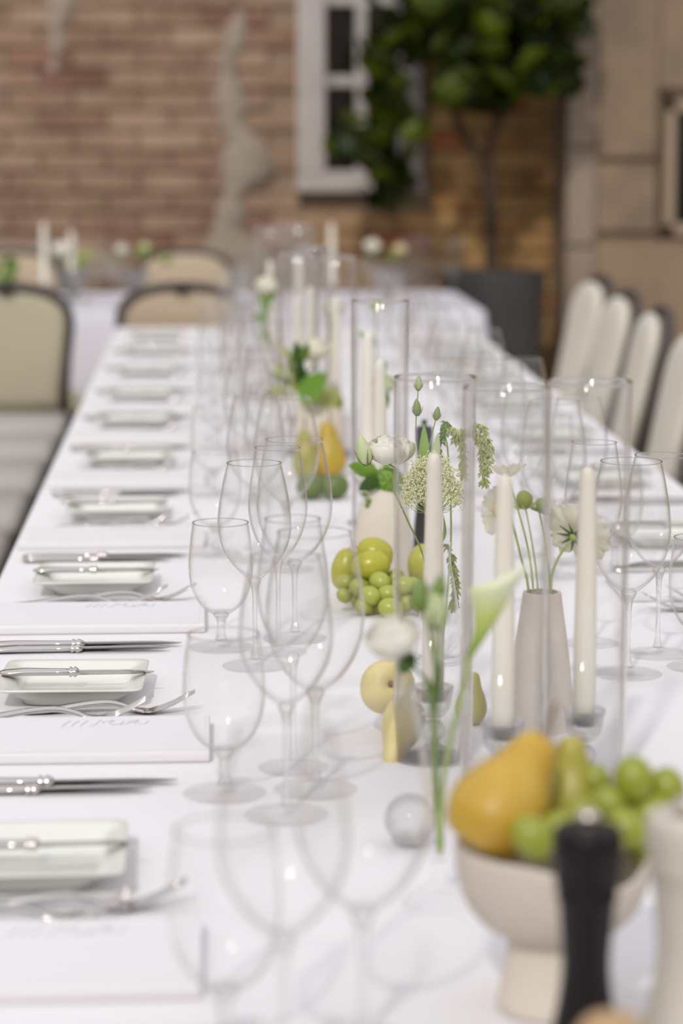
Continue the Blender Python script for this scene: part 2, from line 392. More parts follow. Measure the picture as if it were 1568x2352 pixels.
for r in range(-6, 44):
    for k in range(-14, 10):
        x = -1.10 + k*bl + (bl/2 if r % 2 else 0); z = 0.52 + r*bh
        if x > 1.56 or (0 <= r < 20 and k >= 0) or (z < 2.27 and z+bh > wz0-.02 and wx0-bl/2 < x < wx1+bl/2): continue
        far_b.append(xf_(bx_, x, z+random.uniform(-.002, .002)))
o = put('brick_courses', mesh('brick_courses', *join(*far_b), brick_m, False), wall); o['kind'] = 'stuff'
# grey plaster smeared over the bricks in a ragged vertical band
def patch(pts, thick=0.035):
    """pts: list of (px left, px right, py) rows on the wall"""
    vs, fs = [], []
    rows = []
    rp_ = random.Random(int(pts[0][0]))
    fine = []
    for i in range(len(pts)-1):
        for k in range(4):
            u = k/4; fine.append([pts[i][q]*(1-u)+pts[i+1][q]*u+(rp_.uniform(-11, 11) if q < 2 else 0) for q in range(3)])
    for a_, b2, y in fine+[pts[-1]]:
        pl, pr = A(a_, y, WY-0.02), A(b2, y, WY-0.02)
        rows.append([(pl.x, WY+0.005, pl.z), (pl.x+0.012, WY-thick+.006, pl.z), ((pl.x+pr.x)/2, WY-thick-random.uniform(0, .006), (pl.z+pr.z)/2), (pr.x-0.012, WY-thick+.006, pr.z), (pr.x, WY+0.005, pr.z)])
    for r in rows: vs += r
    n = 5
    for i in range(len(rows)-1):
        for k in range(n-1): fs.append((i*n+k, (i+1)*n+k, (i+1)*n+k+1, i*n+k+1))
    return vs, fs
put('plaster_patch', mesh('plaster_patch', *patch([(530, 560, 20), (515, 575, 60), (505, 560, 110), (500, 545, 160), (495, 560, 200), (485, 575, 240), (500, 560, 280), (520, 600, 320), (500, 640, 360), (505, 630, 400), (515, 570, 440), (500, 560, 480), (480, 560, 520), (470, 600, 560), (430, 640, 620), (400, 660, 680)]), plaster_g, True), wall)
put('plaster_patch', mesh('plaster_patch', *patch([(100, 190, -60), (112, 175, 0), (115, 150, 60), (112, 145, 120), (108, 140, 165)]), plaster_g, True), wall)
put('plaster_patch', mesh('plaster_patch', *patch([(-40, 160, 555), (-40, 260, 585), (-40, 300, 640)]), plaster_g, True), wall)
# rendered pier and wall on the right
RY = 9.9
rx = A(1300, 300, RY).x
pier = struct('wall_right', mesh('wall_right', *box(rx, 8, RY, WY+0.3, 0, 5.0), joint_m, False))
jz = [A(1400, y, RY).z for y in (535, 372)]
q1 = A(1368, 300, RY).x
wn0 = A(1508, 300, RY).x; wzb, wzt = A(1520, 541, RY).z, A(1520, 208, RY).z
for (x0, x1, z0, z1, m_) in [(rx, q1, 0.9, 1.30, quoin_m), (rx, q1, 1.30, 2.6, quoin_m), (rx, q1, 0, 0.9, quoin_m),
        (rx, q1, 2.6, 5.0, quoin_m), (q1, 5.0, 0.0, jz[0]-0.03, stone_m), (q1, wn0, jz[0], jz[1], stone_m), (q1, wn0, jz[1]+0.012, 2.6, stone_m), (wn0, wn0+.58, wzt, 2.6, stone_m), (wn0+.58, 2.9, jz[0], 2.6, stone_m), (2.9, 5.0, jz[0], 2.6, stone_m), (q1, 3.4, 2.6, 5.0, stone_m), (3.4, 5.0, 2.6, 5.0, stone_m)]:
    put('stone_block', mesh('stone_block', *box(x0+.0015, x1-.0015, RY-0.03, RY+0.02, z0+.006, z1-.006, 0.005), m_, False), pier)
for nm, (x0, x1, y0, y1) in dict(wall_left=(-8.0, -7.7, -5, 12), wall_side=(7.7, 8.0, -5, 12), wall_front=(-8, 8, -5.0, -4.7)).items():
    struct(nm, mesh(nm, *box(x0, x1, y0, y1, 0, 2.8), yard_m, False))
# window 1
def wbox(nm, par, l, r, t, b, y0, y1, mat, bev=0.006):
    p0, p1 = A(l, b, WY), A(r, t, WY)
    return put(nm, mesh(nm, *box(p0.x, p1.x, y0, y1, p0.z, p1.z, bev), mat, False), par)
win = tag(bpy.data.objects.new('window_1', None), kind='structure'); COL.objects.link(win)
win['label'] = 'white painted casement window with dark panes in the brick wall'
wbox('frame_stile', win, 682, 746, -160, 400, WY-0.05, WY+0.05, wood_w)
wbox('frame_stile', win, 914, 969, -160, 400, WY-0.05, WY+0.05, wood_w)
wbox('frame_rail', win, 682, 969, 392, 428, WY-0.05, WY+0.05, wood_w)
wbox('sill', win, 676, 975, 424, 440, WY-0.09, WY+0.05, wood_w)
wbox('muntin', win, 816, 842, -160, 395, WY-0.03, WY+0.03, wood_w)
wbox('muntin', win, 746, 914, 174, 200, WY-0.028, WY+0.028, wood_w)
wbox('muntin', win, 746, 914, -12, 14, WY-0.028, WY+0.028, wood_w)
for l_, r_ in ((746, 816), (842, 914)):
    for t_, b2 in ((200, 392), (14, 174), (-160, -12)):
        wbox('pane', win, l_, r_, t_, b2, WY+0.0, WY+0.006, pane_m, 0)
# window 2
win2 = tag(bpy.data.objects.new('window_2', None), kind='structure'); COL.objects.link(win2)
win2['label'] = 'small brown framed window with a black pane at the right edge'
def rbox(nm, x0, x1, z0, z1, y0, y1, m_): put(nm, mesh(nm, *box(x0, x1, y0, y1, z0, z1, 0.004), m_, False), win2)
X0 = wn0; Z0, Z1 = wzb, wzt
rbox('reveal', X0, X0+0.03, Z0, Z1, RY-0.035, RY+0.01, wood_b); rbox('reveal', X0, X0+0.55, Z1-0.03, Z1, RY-0.035, RY+0.01, wood_b)
rbox('frame_stile', X0+0.03, X0+0.075, Z0, Z1-0.03, RY-0.03, RY, wood_t); rbox('frame_rail', X0+0.03, X0+0.55, Z1-0.085, Z1-0.03, RY-0.03, RY, wood_t)
rbox('frame_rail', X0+0.03, X0+0.55, Z0, Z0+0.05, RY-0.03, RY, wood_t)
rbox('frame_stile', X0+0.505, X0+0.55, Z0+.05, Z1-0.085, RY-0.03, RY, wood_t); rbox('reveal', X0+.55, X0+.58, Z0, Z1, RY-0.035, RY+0.01, wood_b)
rbox('pane', X0+0.075, X0+0.505, Z0+0.05, Z1-0.085, RY-0.02, RY-0.012, pane_m)

# ================================================================ TABLECLOTHS
XL, XR, Y0t, Y1t = -0.291, 0.818, 0.55, 7.66
def cloth_mesh(x0, x1, y0, y1, drop, amp=0.018, step=0.05):
    """flat top, softly rounded edge, hanging folds to `drop` above the ground"""
    pts = []
    def side(p, q):
        n = max(2, int((Vector(q)-Vector(p)).length/step))
        return [(p[0]+(q[0]-p[0])*i/n, p[1]+(q[1]-p[1])*i/n) for i in range(n)]
    loop = side((x0, y0), (x1, y0)) + side((x1, y0), (x1, y1)) + side((x1, y1), (x0, y1)) + side((x0, y1), (x0, y0))
    n = len(loop); cx, cy_ = (x0+x1)/2, (y0+y1)/2
    dp = T-drop
    levels = [(T, -0.006, 0), (T-0.0015, -0.0018, 0), (T-0.006, 0, 0)]+[(T-dp*u, 0.003+.015*u, k_) for u, k_ in ((.08, .15), (.3, .6), (.6, 1), (1, 1.2))]
    vs, fs = [], []
    for z, off, k in levels:
        for i, (x, y) in enumerate(loop):
            nx = (-1 if x <= x0+1e-6 else (1 if x >= x1-1e-6 else 0)); ny = (-1 if y <= y0+1e-6 else (1 if y >= y1-1e-6 else 0))
            a = off + k*amp*(s(i*1.25)+0.5*s(i*0.57+1)+0.8)
            vs.append((x+nx*a, y+ny*a, z))
    for l_ in range(len(levels)-1):
        for i in range(n):
            j = (i+1) % n; fs.append((l_*n+i, (l_+1)*n+i, (l_+1)*n+j, l_*n+j))
    fs.append(tuple(range(n)))
    return vs, fs
main = tag(put('tablecloth', mesh('tablecloth', *cloth_mesh(XL, XR, Y0t, Y1t, 0.515, 0.006), cloth, True)),
    'white cloth covering the long dining table from the foreground to the far chairs', 'tablecloth')
main.data.polygons[-1].use_smooth = False
c2 = tag(put('tablecloth', mesh('tablecloth', *cloth_mesh(-2.6, 0.955, 8.32, 9.38, 0.02, 0.012), cloth_shade, True)),
    'white cloth toned lilac for shade on the cross table in front of the brick wall', 'tablecloth')
c2.data.polygons[-1].use_smooth = False

tb = thing('dining_table', 'long folding table hidden beneath the main white tablecloth', 'table', (0, 0, 0))
put('tabletop', mesh('tabletop', *box(XL+.008, XR-.008, Y0t+.01, Y1t-.01, T-.03, T-.004, .003), wood_t, False), tb)
for lx in (-.20, .56):
    for ly in (0.8, 2.6, 4.1, 5.8, 7.4): put('leg', mesh('leg', *box(lx-.02, lx+.02, ly-.02, ly+.02, 0, T-.03), frame_m, False), tb)
# ================================================================ GLASSES
def glass_proto(name, label, cat, bowl, stem, foot, rim_r):
    t = thing(name, label, cat)
    op_ = clampr(smooth_prof(bowl, 5)); n_ = len(op_)
    inn = [(max(0.0004, r - 0.0008 - 0.0012*max(0, 1-i_/(n_*.5))), z + 0.0042*max(0, 1-i_/(n_*.45))**2) for i_, (r, z) in enumerate(op_)]
    put('bowl', mesh('bowl', *lathe([(0, op_[0][1]-.0005)]+op_+[(q_[0], q_[1]) for q_ in inn[::-1]]+[(0, inn[0][1])], 48), bowl_g), t)
    zt = bowl[-1][1]
    rr = 0.00075
    ring = [(rim_r + rr*c(a), zt + rr*s(a)) for a in [2*pi*k/6 for k in range(6)]]
    put('rim', mesh('rim', *lathe(ring, 48, True), rim_g), t)
    put('stem', mesh('stem', *lathe(clampr(smooth_prof(stem, 3)), 20), stem_gl), t)
    put('foot', mesh('foot', *lathe(clampr(foot), 40), foot_g), t)
    return snap(t)
def foot_prof(r): return [(0, 0.0002), (r-0.001, 0.0002), (r, 0.0010), (r-0.001, 0.0018), (r*0.6, 0.0032), (r*0.25, 0.0062), (0.0055, 0.009), (0, 0.0105)]
gob = glass_proto('water_goblet', 'x', 'glass',
    [(0.004, 0.041), (0.014, 0.0435), (0.026, 0.054), (0.0345, 0.072), (0.0378, 0.092), (0.0375, 0.112), (0.0355, 0.132), (0.0328, 0.150)],
    [(0, 0.009), (0.0075, 0.009), (0.0052, 0.016), (0.0048, 0.026), (0.0058, 0.034), (0.010, 0.0405), (0.004, 0.0425), (0, 0.0425)], foot_prof(0.0385), 0.0328)
red = glass_proto('red_wine_glass', 'x', 'glass',
    [(0.003, 0.101), (0.010, 0.104), (0.024, 0.117), (0.0365, 0.137), (0.0418, 0.160), (0.0405, 0.185), (0.0362, 0.210), (0.0305, 0.2345)],
    [(0, 0.009), (0.0055, 0.009), (0.0032, 0.022), (0.0028, 0.06), (0.0036, 0.088), (0.0075, 0.100), (0.004, 0.1035), (0, 0.1035)], foot_prof(0.038), 0.0305)
big = glass_proto('burgundy_wine_glass', 'x', 'glass',
    [(0.003, 0.094), (0.012, 0.097), (0.028, 0.112), (0.040, 0.134), (0.0453, 0.158), (0.0442, 0.186), (0.0395, 0.215), (0.0338, 0.242)],
    [(0, 0.009), (0.006, 0.009), (0.0034, 0.022), (0.003, 0.05), (0.004, 0.08), (0.009, 0.0935), (0.004, 0.0965), (0, 0.0965)], foot_prof(0.0390), 0.0338)
whi = glass_proto('white_wine_glass', 'x', 'glass',
    [(0.003, 0.110), (0.009, 0.113), (0.020, 0.125), (0.0295, 0.145), (0.0343, 0.168), (0.0335, 0.192), (0.0302, 0.215), (0.0262, 0.242)],
    [(0, 0.009), (0.005, 0.009), (0.003, 0.022), (0.0026, 0.06), (0.0034, 0.096), (0.0065, 0.109), (0.004, 0.1125), (0, 0.1125)], foot_prof(0.034), 0.0262)
GL = {'g': (gob, 'short-stemmed clear water goblet', 'water goblets'), 'r': (red, 'long-stemmed clear red wine glass', 'red wine glasses'),
      'b': (big, 'wide-bowled clear burgundy wine glass', 'burgundy wine glasses'), 'w': (whi, 'narrow clear white wine glass', 'white wine glasses')}
used = set()
def place(proto, loc, rz, label, group, scale=None):
    if proto.name not in used:
        used.add(proto.name); proto.location = loc; proto.rotation_euler = (0, 0, rz)
        if scale: proto.scale = scale
        return tag(proto, label, None, group)
    return copy_thing(proto, loc, rz, label, group, scale)

# ================================================================ PLATE, NAPKIN, MENU, CUTLERY
def sq_ring(h, z, rnd):
    """rounded square ring of 32 points"""
    out = []
    for k in range(32):
        a = 2*pi*k/32; ca, sa = c(a), s(a)
        e_ = 2.0/rnd
        out.append((h*math.copysign(abs(ca)**e_, ca), h*math.copysign(abs(sa)**e_, sa), z))
    return out
def plate_mesh():
    rings = [sq_ring(0.050, 0.0005, 6), sq_ring(0.053, 0.001, 6), sq_ring(0.055, 0.006, 6), sq_ring(0.068, 0.0165, 9), sq_ring(0.078, 0.0205, 14), sq_ring(0.0785, 0.0222, 14),
             sq_ring(0.0770, 0.0228, 14), sq_ring(0.062, 0.0175, 9), sq_ring(0.058, 0.0095, 7), sq_ring(0.052, 0.0070, 6), sq_ring(0.02, 0.0066, 4)]
    vs = [v for r in rings for v in r]; fs = []
    for i in range(len(rings)-1):
        for k in range(32):
            k2 = (k+1) % 32; fs.append((i*32+k, i*32+k2, (i+1)*32+k2, (i+1)*32+k))
    fs.append(tuple(range(32))[::-1]); fs.append(tuple((len(rings)-1)*32+k for k in range(32)))
    return vs, fs
plate = thing('bread_plate', 'x', 'plate'); put('dish', mesh('dish', *plate_mesh(), plate_m), plate); snap(plate)

def napkin_mesh(L=0.272, W=0.152, H=0.0115):
    sec = []                                      # cross section across the width: a soft fold, a little pinched at mid height
    for a in range(0, 13):
        an = -pi/2 + pi*a/12; q_ = 0.0042*c(an)**.7 if c(an) > 1e-6 else 0
        sec.append((W/2-0.0045+q_-0.0004*math.exp(-(an*4)**2), H/2+H/2*s(an)))
    sec += [(W*0.2, H*1.0), (-W*0.2, H*1.0)]
    sec += [(-x, z) for x, z in sec[12::-1]]
    n = len(sec); xs = [-L/2, -L/2+0.002, -L/4, 0, L/4, L/2-0.002, L/2]
    vs, fs = [], []
    for i, x in enumerate(xs):
        k = 0.93 if i in (0, 6) else 1
        for (y, z) in sec: vs.append((x, y*(1+0.006*s(x*30)), H/2+(z-H/2)*k))
    for i in range(len(xs)-1):
        for k in range(n): fs.append((i*n+k, (i+1)*n+k, (i+1)*n+(k+1) % n, i*n+(k+1) % n))
    fs.append(tuple(range(n))); fs.append(tuple((len(xs)-1)*n+k for k in range(n))[::-1])
    return vs, fs
napk = snap(thing('folded_napkin', 'x', 'napkin')); put('linen', mesh('linen', *napkin_mesh(), napkin_m), napk); snap(napk)
menu = thing('menu_card', 'x', 'menu card')
put('card', mesh('card', *box(-0.129, 0.1315, -0.071, 0.0705, 0, 0.0004), card_m, False), menu)
def squig():
    random.seed(3); P_ = []
    for (x0, k) in ((-0.012, 0), (-0.003, 0), (0.006, 0), (0.016, 1), (0.033, 2), (0.046, 3), (0.058, 2)):
        if k == 0: pts = [(x0, 0.030, 0), (x0+0.003, 0.042, 0), (x0+0.007, 0.052, 0)]
        elif k == 1: pts = [(x0, 0.030, 0), (x0+0.005, 0.036, 0), (x0+0.010, 0.054, 0), (x0+0.014, 0.038, 0)]
        elif k == 2: pts = [(x0-0.004, 0.046, 0), (x0+0.006, 0.052, 0), (x0+0.002, 0.040, 0), (x0+0.012, 0.036, 0), (x0+0.016, 0.048, 0)]
        else: pts = [(x0-0.008, 0.033, 0), (x0+0.004, 0.036, 0), (x0+0.012, 0.044, 0), (x0+0.020, 0.043, 0)]
        P_.append(sweep([Vector(p)+Vector((0, 0, 0.0005)) for p in spline(pts, 4)], 0.00055, 4))
    return join(*P_)
o = put('lettering', mesh('lettering', *squig(), ink_m), menu); snap(menu)

def knife(name, L, label='x'):
    t = thing(name, label, 'knife'); h = L*0.49
    pth = [(-L/2, 0, .004), (-L/2+.004, 0, .004), (-L/2+.012, 0, .0042), (-L/2+h*.35, 0, .0048), (-L/2+h*.75, 0, .0045), (-L/2+h*.92, 0, .0045), (-L/2+h*.94, 0, .0045), (-L/2+h*.97, 0, .0045), (-L/2+h, 0, .0045), (-L/2+h*1.04, 0, .0045), (-L/2+h*1.07, 0, .0045)]
    fl = [(.003, .001), (.0085, .0028), (.0095, .0034), (.0078, .0042), (.0062, .0040), (.0056, .0038), (.0092, .0058), (.0054, .0040), (.0088, .0060), (.0060, .0036), (.0020, .0010)]
    put('handle', mesh('handle', *sweep(pth, 0, 12, fl), silver), t)
    bx = -L/2+h*1.02; n = 14; vs, fs = [], []
    for i in range(n+1):
        u = i/n; x = bx+(L/2-bx)*u
        top = 0.0075*(1 if u < .7 else math.sqrt(max(0, 1-((u-.7)/.3)**2))*0.9+.1)
        bot = -0.0085*(1 if u < .6 else max(0.02, 1-((u-.6)/.4)**2.2))
        th = 0.0011*(1-.5*u)
        z = 0.0042+0.0008*u
        vs += [(x, bot, z-.0002), (x, top, z-th), (x, top, z+th), (x, bot, z+.0002)]
    for i in range(n):
        for k in range(4): fs.append((i*4+k, i*4+(k+1) % 4, (i+1)*4+(k+1) % 4, (i+1)*4+k))
    fs += [(3, 2, 1, 0), tuple(n*4+k for k in range(4))]
    put('blade', mesh('blade', *xf((vs, fs), Matrix.Translation((0, 0, 0.0042)) @ Matrix.Rotation(-0.5, 4, 'X') @ Matrix.Translation((0, 0, -0.0042))), silver), t)
    return snap(t)
kn_d = knife('dinner_knife', 0.238); kn_s = knife('starter_knife', 0.212); kn_b = knife('butter_knife', 0.168)
def fork(name, L):
    t = thing(name, 'x', 'fork'); k = L/0.2
    P_ = [(-.10, 0, .0035), (-.094, 0, .0033), (-.07, 0, .0045), (-.03, 0, .0105), (.0, 0, .0125), (.02, 0, .0085), (.032, 0, .0045), (.042, 0, .003)]
    F_ = [(.005, .0015), (.0100, .0026), (.0090, .0031), (.0058, .0032), (.0042, .0031), (.0045, .0028), (.0075, .0020), (.0115, .0015)]
    P_ = [tuple(a*k for a in p) for p in P_]
    put('handle', mesh('handle', *sweep(spline(P_, 3), 0, 10, [tuple(q) for q in smooth_prof(F_, 3)]), silver), t)
    H_ = [(.038, 0, .0031), (.046, 0, .0030), (.054, 0, .0040)]
    hd = put('head', mesh('head', *sweep([tuple(a*k for a in p) for p in H_], 0, 10, [(.009, .0009), (.0115, .001), (.0112, .001)]), silver), t)
    for j in range(4):
        y = (j-1.5)*0.0060
        Q_ = [(.050, y, .0034), (.062, y, .0065), (.076, y*.97, .0125), (.090, y*.93, .0205), (.100, y*.9, .0255)]
        put('tine', mesh('tine', *sweep([tuple(a*k for a in p) for p in Q_], 0, 6, [(.0020, .0011), (.0020, .0013), (.0019, .0013), (.0016, .0011), (.0006, .0005)]), silver), hd)
    return snap(t)
fk_d = fork('dinner_fork', 0.205); fk_s = fork('starter_fork', 0.182)

# ================================================================ PLACE SETTINGS
PL = [1.866, 2.514, 3.133, 3.743, 4.37, 4.964, 5.47, 6.01, 6.58, 7.09]
jit = random.Random(5)
def setting(P0, side, i, glasses=True, total=10):
    """left side as seen by the camera; the right side is the same turned by 180 degrees about the table's middle"""
    XC = (XL+XR)/2
    def W(x, dy, rz=0):
        if side == 'left': return (x, P0+dy), rz
        return (2*XC-x, P0-dy), rz+pi
    row = 'left' if side == 'left' else 'right'
    nm = ORD[i] if i < total-1 else 'farthest'
    wh = f'{nm} place setting of the {row} row'
    def pl(proto, x, dy, z, rz, lab, grp, rx_=None):
        (X, Y), a = W(x, dy, rz)
        return place(proto, (X, Y, T+z), a, lab, grp)
    j = lambda a=0.004: jit.uniform(-a, a)
    pl(plate, -0.150+j(), 0.062+j(), 0, j(.03), f'square ivory bread plate, {wh}', 'square bread plates')
    k = pl(kn_b, -0.150+j(.006), 0.058+j(), 0.0215, j(.04)-.02, f'butter knife resting across bread plate, {wh}', 'butter knives')
    pl(napk, -0.142+j(), -0.165+j(), 0, j(.01), f'folded white linen napkin, {wh}', 'folded white napkins')
    pl(menu, -0.142+j(), -0.163+j(.001), 0.0116, j(.01), f'white menu card on folded napkin, {wh}', 'menu cards')
    pl(fk_d, -0.160+j(), -0.062+j(.002), 0, 0.03+j(.02), f'silver dinner fork beside napkin, {wh}', 'dinner forks')
    pl(fk_s, -0.112+j(), -0.030+j(.002), 0, -0.02+j(.02), f'silver starter fork beside bread plate, {wh}', 'starter forks')
    pl(kn_d, -0.150+j(), -0.312+j(.002), 0, j(.012), f'long silver dinner knife, {wh}', 'dinner knives')
    pl(kn_s, -0.158+j(), -0.340+j(.002), 0, j(.012), f'shorter silver starter knife, {wh}', 'starter knives')
for i, P0 in enumerate(PL): setting(P0, 'left', i)
QR = [2.97+0.61*k for k in range(7)]
for i, P0 in enumerate(QR): setting(P0, 'right', i, total=7)
# glasses, left row: measured for the first settings, then repeated
base = {'g': (520, 1824), 'r': (661, 1853), 'b': (702, 1805), 'w': (688, 1790)}
rows = {}
rows[0] = {'g': G(520, 2409), 'r': G(655, 2490), 'b': G(828, 2412), 'w': None}
rows[1] = {k: G(*v) for k, v in base.items()}
rows[2] = {'g': G(515, 1492), 'r': G(595, 1511), 'b': G(672, 1477), 'w': G(629, 1503)}
rows[3] = {'g': Vector((0.020, 3.42, T)), 'r': Vector((0.062, 3.40, T)), 'b': Vector((0.097, 3.36, T)), 'w': Vector((0.085, 3.50, T))}
offs = {'g': (0.016, -0.33), 'r': (0.062, -0.36), 'b': (0.100, -0.30), 'w': (0.082, -0.335)}
def spread_out(d):
    return d
for i in range(4, 10):
    rows[i] = {k: Vector((v[0]+jit.uniform(-.008, .008), PL[i]+v[1]+jit.uniform(-.006, .006), T)) for k, v in offs.items()}
for i in rows:                                    # feet may not run into one another
    ps = [(k, rows[i][k]) for k in 'grbw' if rows[i][k] is not None]
    rad = {'g': .0387, 'r': .0382, 'b': .0412, 'w': .0342}; br = {'g': .038, 'r': .042, 'b': .0455, 'w': .0345}
    for it in range(60):
        for a in range(len(ps)):
            for b2 in range(a+1, len(ps)):
                ka, pa = ps[a]; kb, pb = ps[b2]
                dd = (pb-pa); dd.z = 0; need = max(rad[ka]+rad[kb], (br[ka]+br[kb]) if 'g' not in (ka, kb) else 0)+.001
                if dd.length < need:
                    sft = Vector((0, dd.y, 0)) if abs(dd.y) > 1e-4 else Vector((0, .01, 0))
                    sft = (dd.normalized()*0.35+sft.normalized()*0.65)*(need-dd.length)*0.5
                    pa -= sft; pb += sft
    for k, p in ps:
        pr, lab, grp = GL[k]
        place(pr, (p.x, p.y, T), jit.uniform(0, 6), f'{lab}, {ORD[i]} cluster of the left row', grp)
rr = {'w': G(1397, 1500), 'b': G(1435, 1542), 'r': G(1490, 1508), 'g': G(1592, 1533)}
for i in range(8):
    for k, p in rr.items():
        X, Y = p.x+(jit.uniform(-.003, .003) if i else 0), p.y+0.61*i+(jit.uniform(-.003, .003) if i else 0)
        if k == 'w': X -= 0.012; Y += 0.055
        if k == 'b': Y -= 0.015; X -= 0.0
        if k == 'g': X += 0.008
        if k == 'r': X += 0.012; Y += 0.012
        pr, lab, grp = GL[k]
        if Y < 7.6: place(pr, (X, Y, T), jit.uniform(0, 6), f'{lab}, {ORD[i]} cluster of the right row', grp)

# ================================================================ CANDLES IN GLASS CYLINDERS
def taper_mesh(h=0.242):
    return lathe(clampr(smooth_prof([(0.0108, 0), (0.0105, h*.3), (0.0094, h*.6), (0.0076, h*.9), (0.0066, h*.965), (0.0042, h*.992), (0, h)], 4)), 28)
holder_prof = [(0, 0), (0.030, 0), (0.031, 0.002), (0.028, 0.005), (0.014, 0.009), (0.007, 0.014), (0.0065, 0.018), (0.011, 0.021), (0.013, 0.027), (0.011, 0.033), (0.007, 0.037), (0.010, 0.042), (0.0165, 0.050), (0.019, 0.062), (0.0205, 0.071), (0.0195, 0.072), (0.0145, 0.062), (0.0122, 0.057), (0, 0.0565)]
cyl = thing('glass_cylinder', 'x', 'candle shade')
put('tube', mesh('tube', *lathe([(0.0358, 0.0005), (0.0388, 0.0005), (0.0388, 0.3765), (0.0373, 0.378), (0.0358, 0.3765)], 64, True), tube_g), cyl)
put('rim', mesh('rim', *lathe([(0.0373+0.0024*c(a), 0.3775+0.0017*s(a)) for a in [2*pi*k/8 for k in range(8)]], 64, True), rim_g), cyl); snap(cyl)
cand = thing('taper_candle', 'x', 'candle'); put('wax', mesh('wax', *taper_mesh(), wax), cand)
put('wick', mesh('wick', *sweep([(0, 0, .240), (0, 0, .2445)], 0.0006, 5), wax), cand); snap(cand)
hold = thing('candle_holder', 'x', 'candle holder')
put('cup', mesh('cup', *lathe(clampr(holder_prof[11:]), 20), crystal), hold)
put('knob', mesh('knob', *lathe([(0, .0165)]+holder_prof[5:11]+[(0, .038)], 16), crystal), hold)
put('foot', mesh('foot', *lathe(holder_prof[:6]+[(0, .0142)], 28), crystal), hold); snap(hold)
spots = [(G(993, 1740), 'left front shade beside white lisianthus', .985), (G(1152, 1834), 'middle front shade of the three', 1.0), (G(1338, 1800), 'right front shade beside ceramic bud vase', 1.0),
         (Vector((0.232, 3.27, T)), 'single shade behind the lisianthus', 1.0),
         (Vector((0.168, 4.58, T)), 'left shade of the trio halfway down table', 1.0), (Vector((0.240, 4.56, T)), 'right shade of the trio halfway down table', .99), (Vector((0.205, 4.86, T)), 'rear shade of the trio halfway down table', 1.0),
         (Vector((0.150, 5.88, T)), 'left shade near the far table end', 1.0), (Vector((0.225, 6.05, T)), 'right shade near the far table end', 1.0)]
cpx = {0: (0.2135, 0.0), 1: (0.003, -0.002), 2: (0, 0)}
for i, (p, lab, ks) in enumerate(spots):
    place(cyl, (p.x, p.y, T), 0, f'tall clear glass cylinder, {lab}', 'glass cylinders', (1, 1, ks))
    place(hold, (p.x, p.y, T), 0, f'small crystal candle holder inside {lab}', 'crystal candle holders')
    place(cand, (p.x, p.y, T+0.0575), 0, f'ivory taper candle inside {lab}', 'taper candles')
# the small candle without a shade behind the single shade
p = Vector((0.245, 3.72, T))
place(hold, p, 0, 'small crystal candle holder standing open behind the single shade', 'crystal candle holders')
place(cand, (p.x, p.y, T+0.0575), 0, 'ivory taper candle standing open behind the single shade', 'taper candles')
# candles on the cross table
for px, py, Y, lab in ((100, 512, 8.75, 'left candle on cross table'), (163, 530, 9.0, 'second candle on cross table'), (761, 512, 8.7, 'right candle on cross table')):
    q = A(px, py, Y)
    place(hold, (q.x, Y, T), 0, f'crystal candle holder of {lab}', 'crystal candle holders')
    place(cand, (q.x, Y, T+0.0575), 0, f'ivory taper candle, {lab}', 'taper candles', (1.3, 1.3, (q.z-T-.0575)/.242))

# ================================================================ FRUIT
def pear_mesh(mat, L=0.105, Rr=0.034, seed=0, neck=0.38):
    pr = [(0.0, 0.004), (0.30*Rr, 0.001), (0.72*Rr, 0.05*L), (0.96*Rr, 0.20*L), (1.0*Rr, 0.34*L), (0.86*Rr, 0.52*L), (0.60*Rr, 0.70*L), (neck*Rr*1.2, 0.86*L), (neck*Rr*.8, 0.96*L), (0.10*Rr, 0.985*L), (0, 0.975*L)]
    v, f = lathe(clampr(smooth_prof(pr, 4)), 28)
    rd = random.Random(seed); a1, a2 = rd.uniform(0, 6), rd.uniform(0, 6)
    out = []
    for x, y, z in v:
        a = math.atan2(y, x); k = 1+0.035*c(2*a+a1)+0.02*c(3*a+a2)
        b2 = 0.06*Rr*(z/L)**2*3
        out.append((x*k+b2*c(a1), y*k+b2*s(a1), z))
    return mesh('flesh', out, f, mat)
def pear(label, pos, axis, L, Rr, mat, seed=0, stalk=True, neck=0.38):
    """pos: the blossom end"""
    t = thing('pear', label, 'pear', pos); M = look(axis)
    put('flesh', pear_mesh(mat, L, Rr, seed, neck), t, M=M)
    if stalk:
        st = sweep(spline([(0, 0, L*.955), (0.001, 0, L+.006), (0.003, 0.001, L+.014), (0.006, 0, L+.022)], 3), 0.0016, 6)
        put('stalk', mesh('stalk', *st, stalk_m), t, M=M)
    put('blossom_end', mesh('blossom_end', *lathe([(0, -.0005), (0.0030, 0.0003), (0.0042, 0.0034), (0.002, 0.0048)], 8), stalk_m), t, M=M)
    return t
def grape_bunch(name, label, pts, loc, mat=grape_m, cat='grapes'):
    """pts: list of (position, radius, long axis)"""
    t = thing(name, label, cat, loc); gm = mesh('grape', *ball(1, 14, 10), mat); L0 = Vector(loc)
    for p, r, ax in pts:
        put('grape', gm, t, M=look(ax, Vector(p)-L0, (r, r, r*1.22)))
    ctr = sum((Vector(p) for p, _, _ in pts), Vector())/len(pts)
    segs = []
    for p, r, ax in pts:
        segs.append(sweep([ctr-L0, (Vector(p)+ctr)/2-L0+Vector((0, 0, .004)), Vector(p)-L0], 0.0009, 5))
    put('stalk', mesh('stalk', *join(*segs), stem_l), t)
    return t
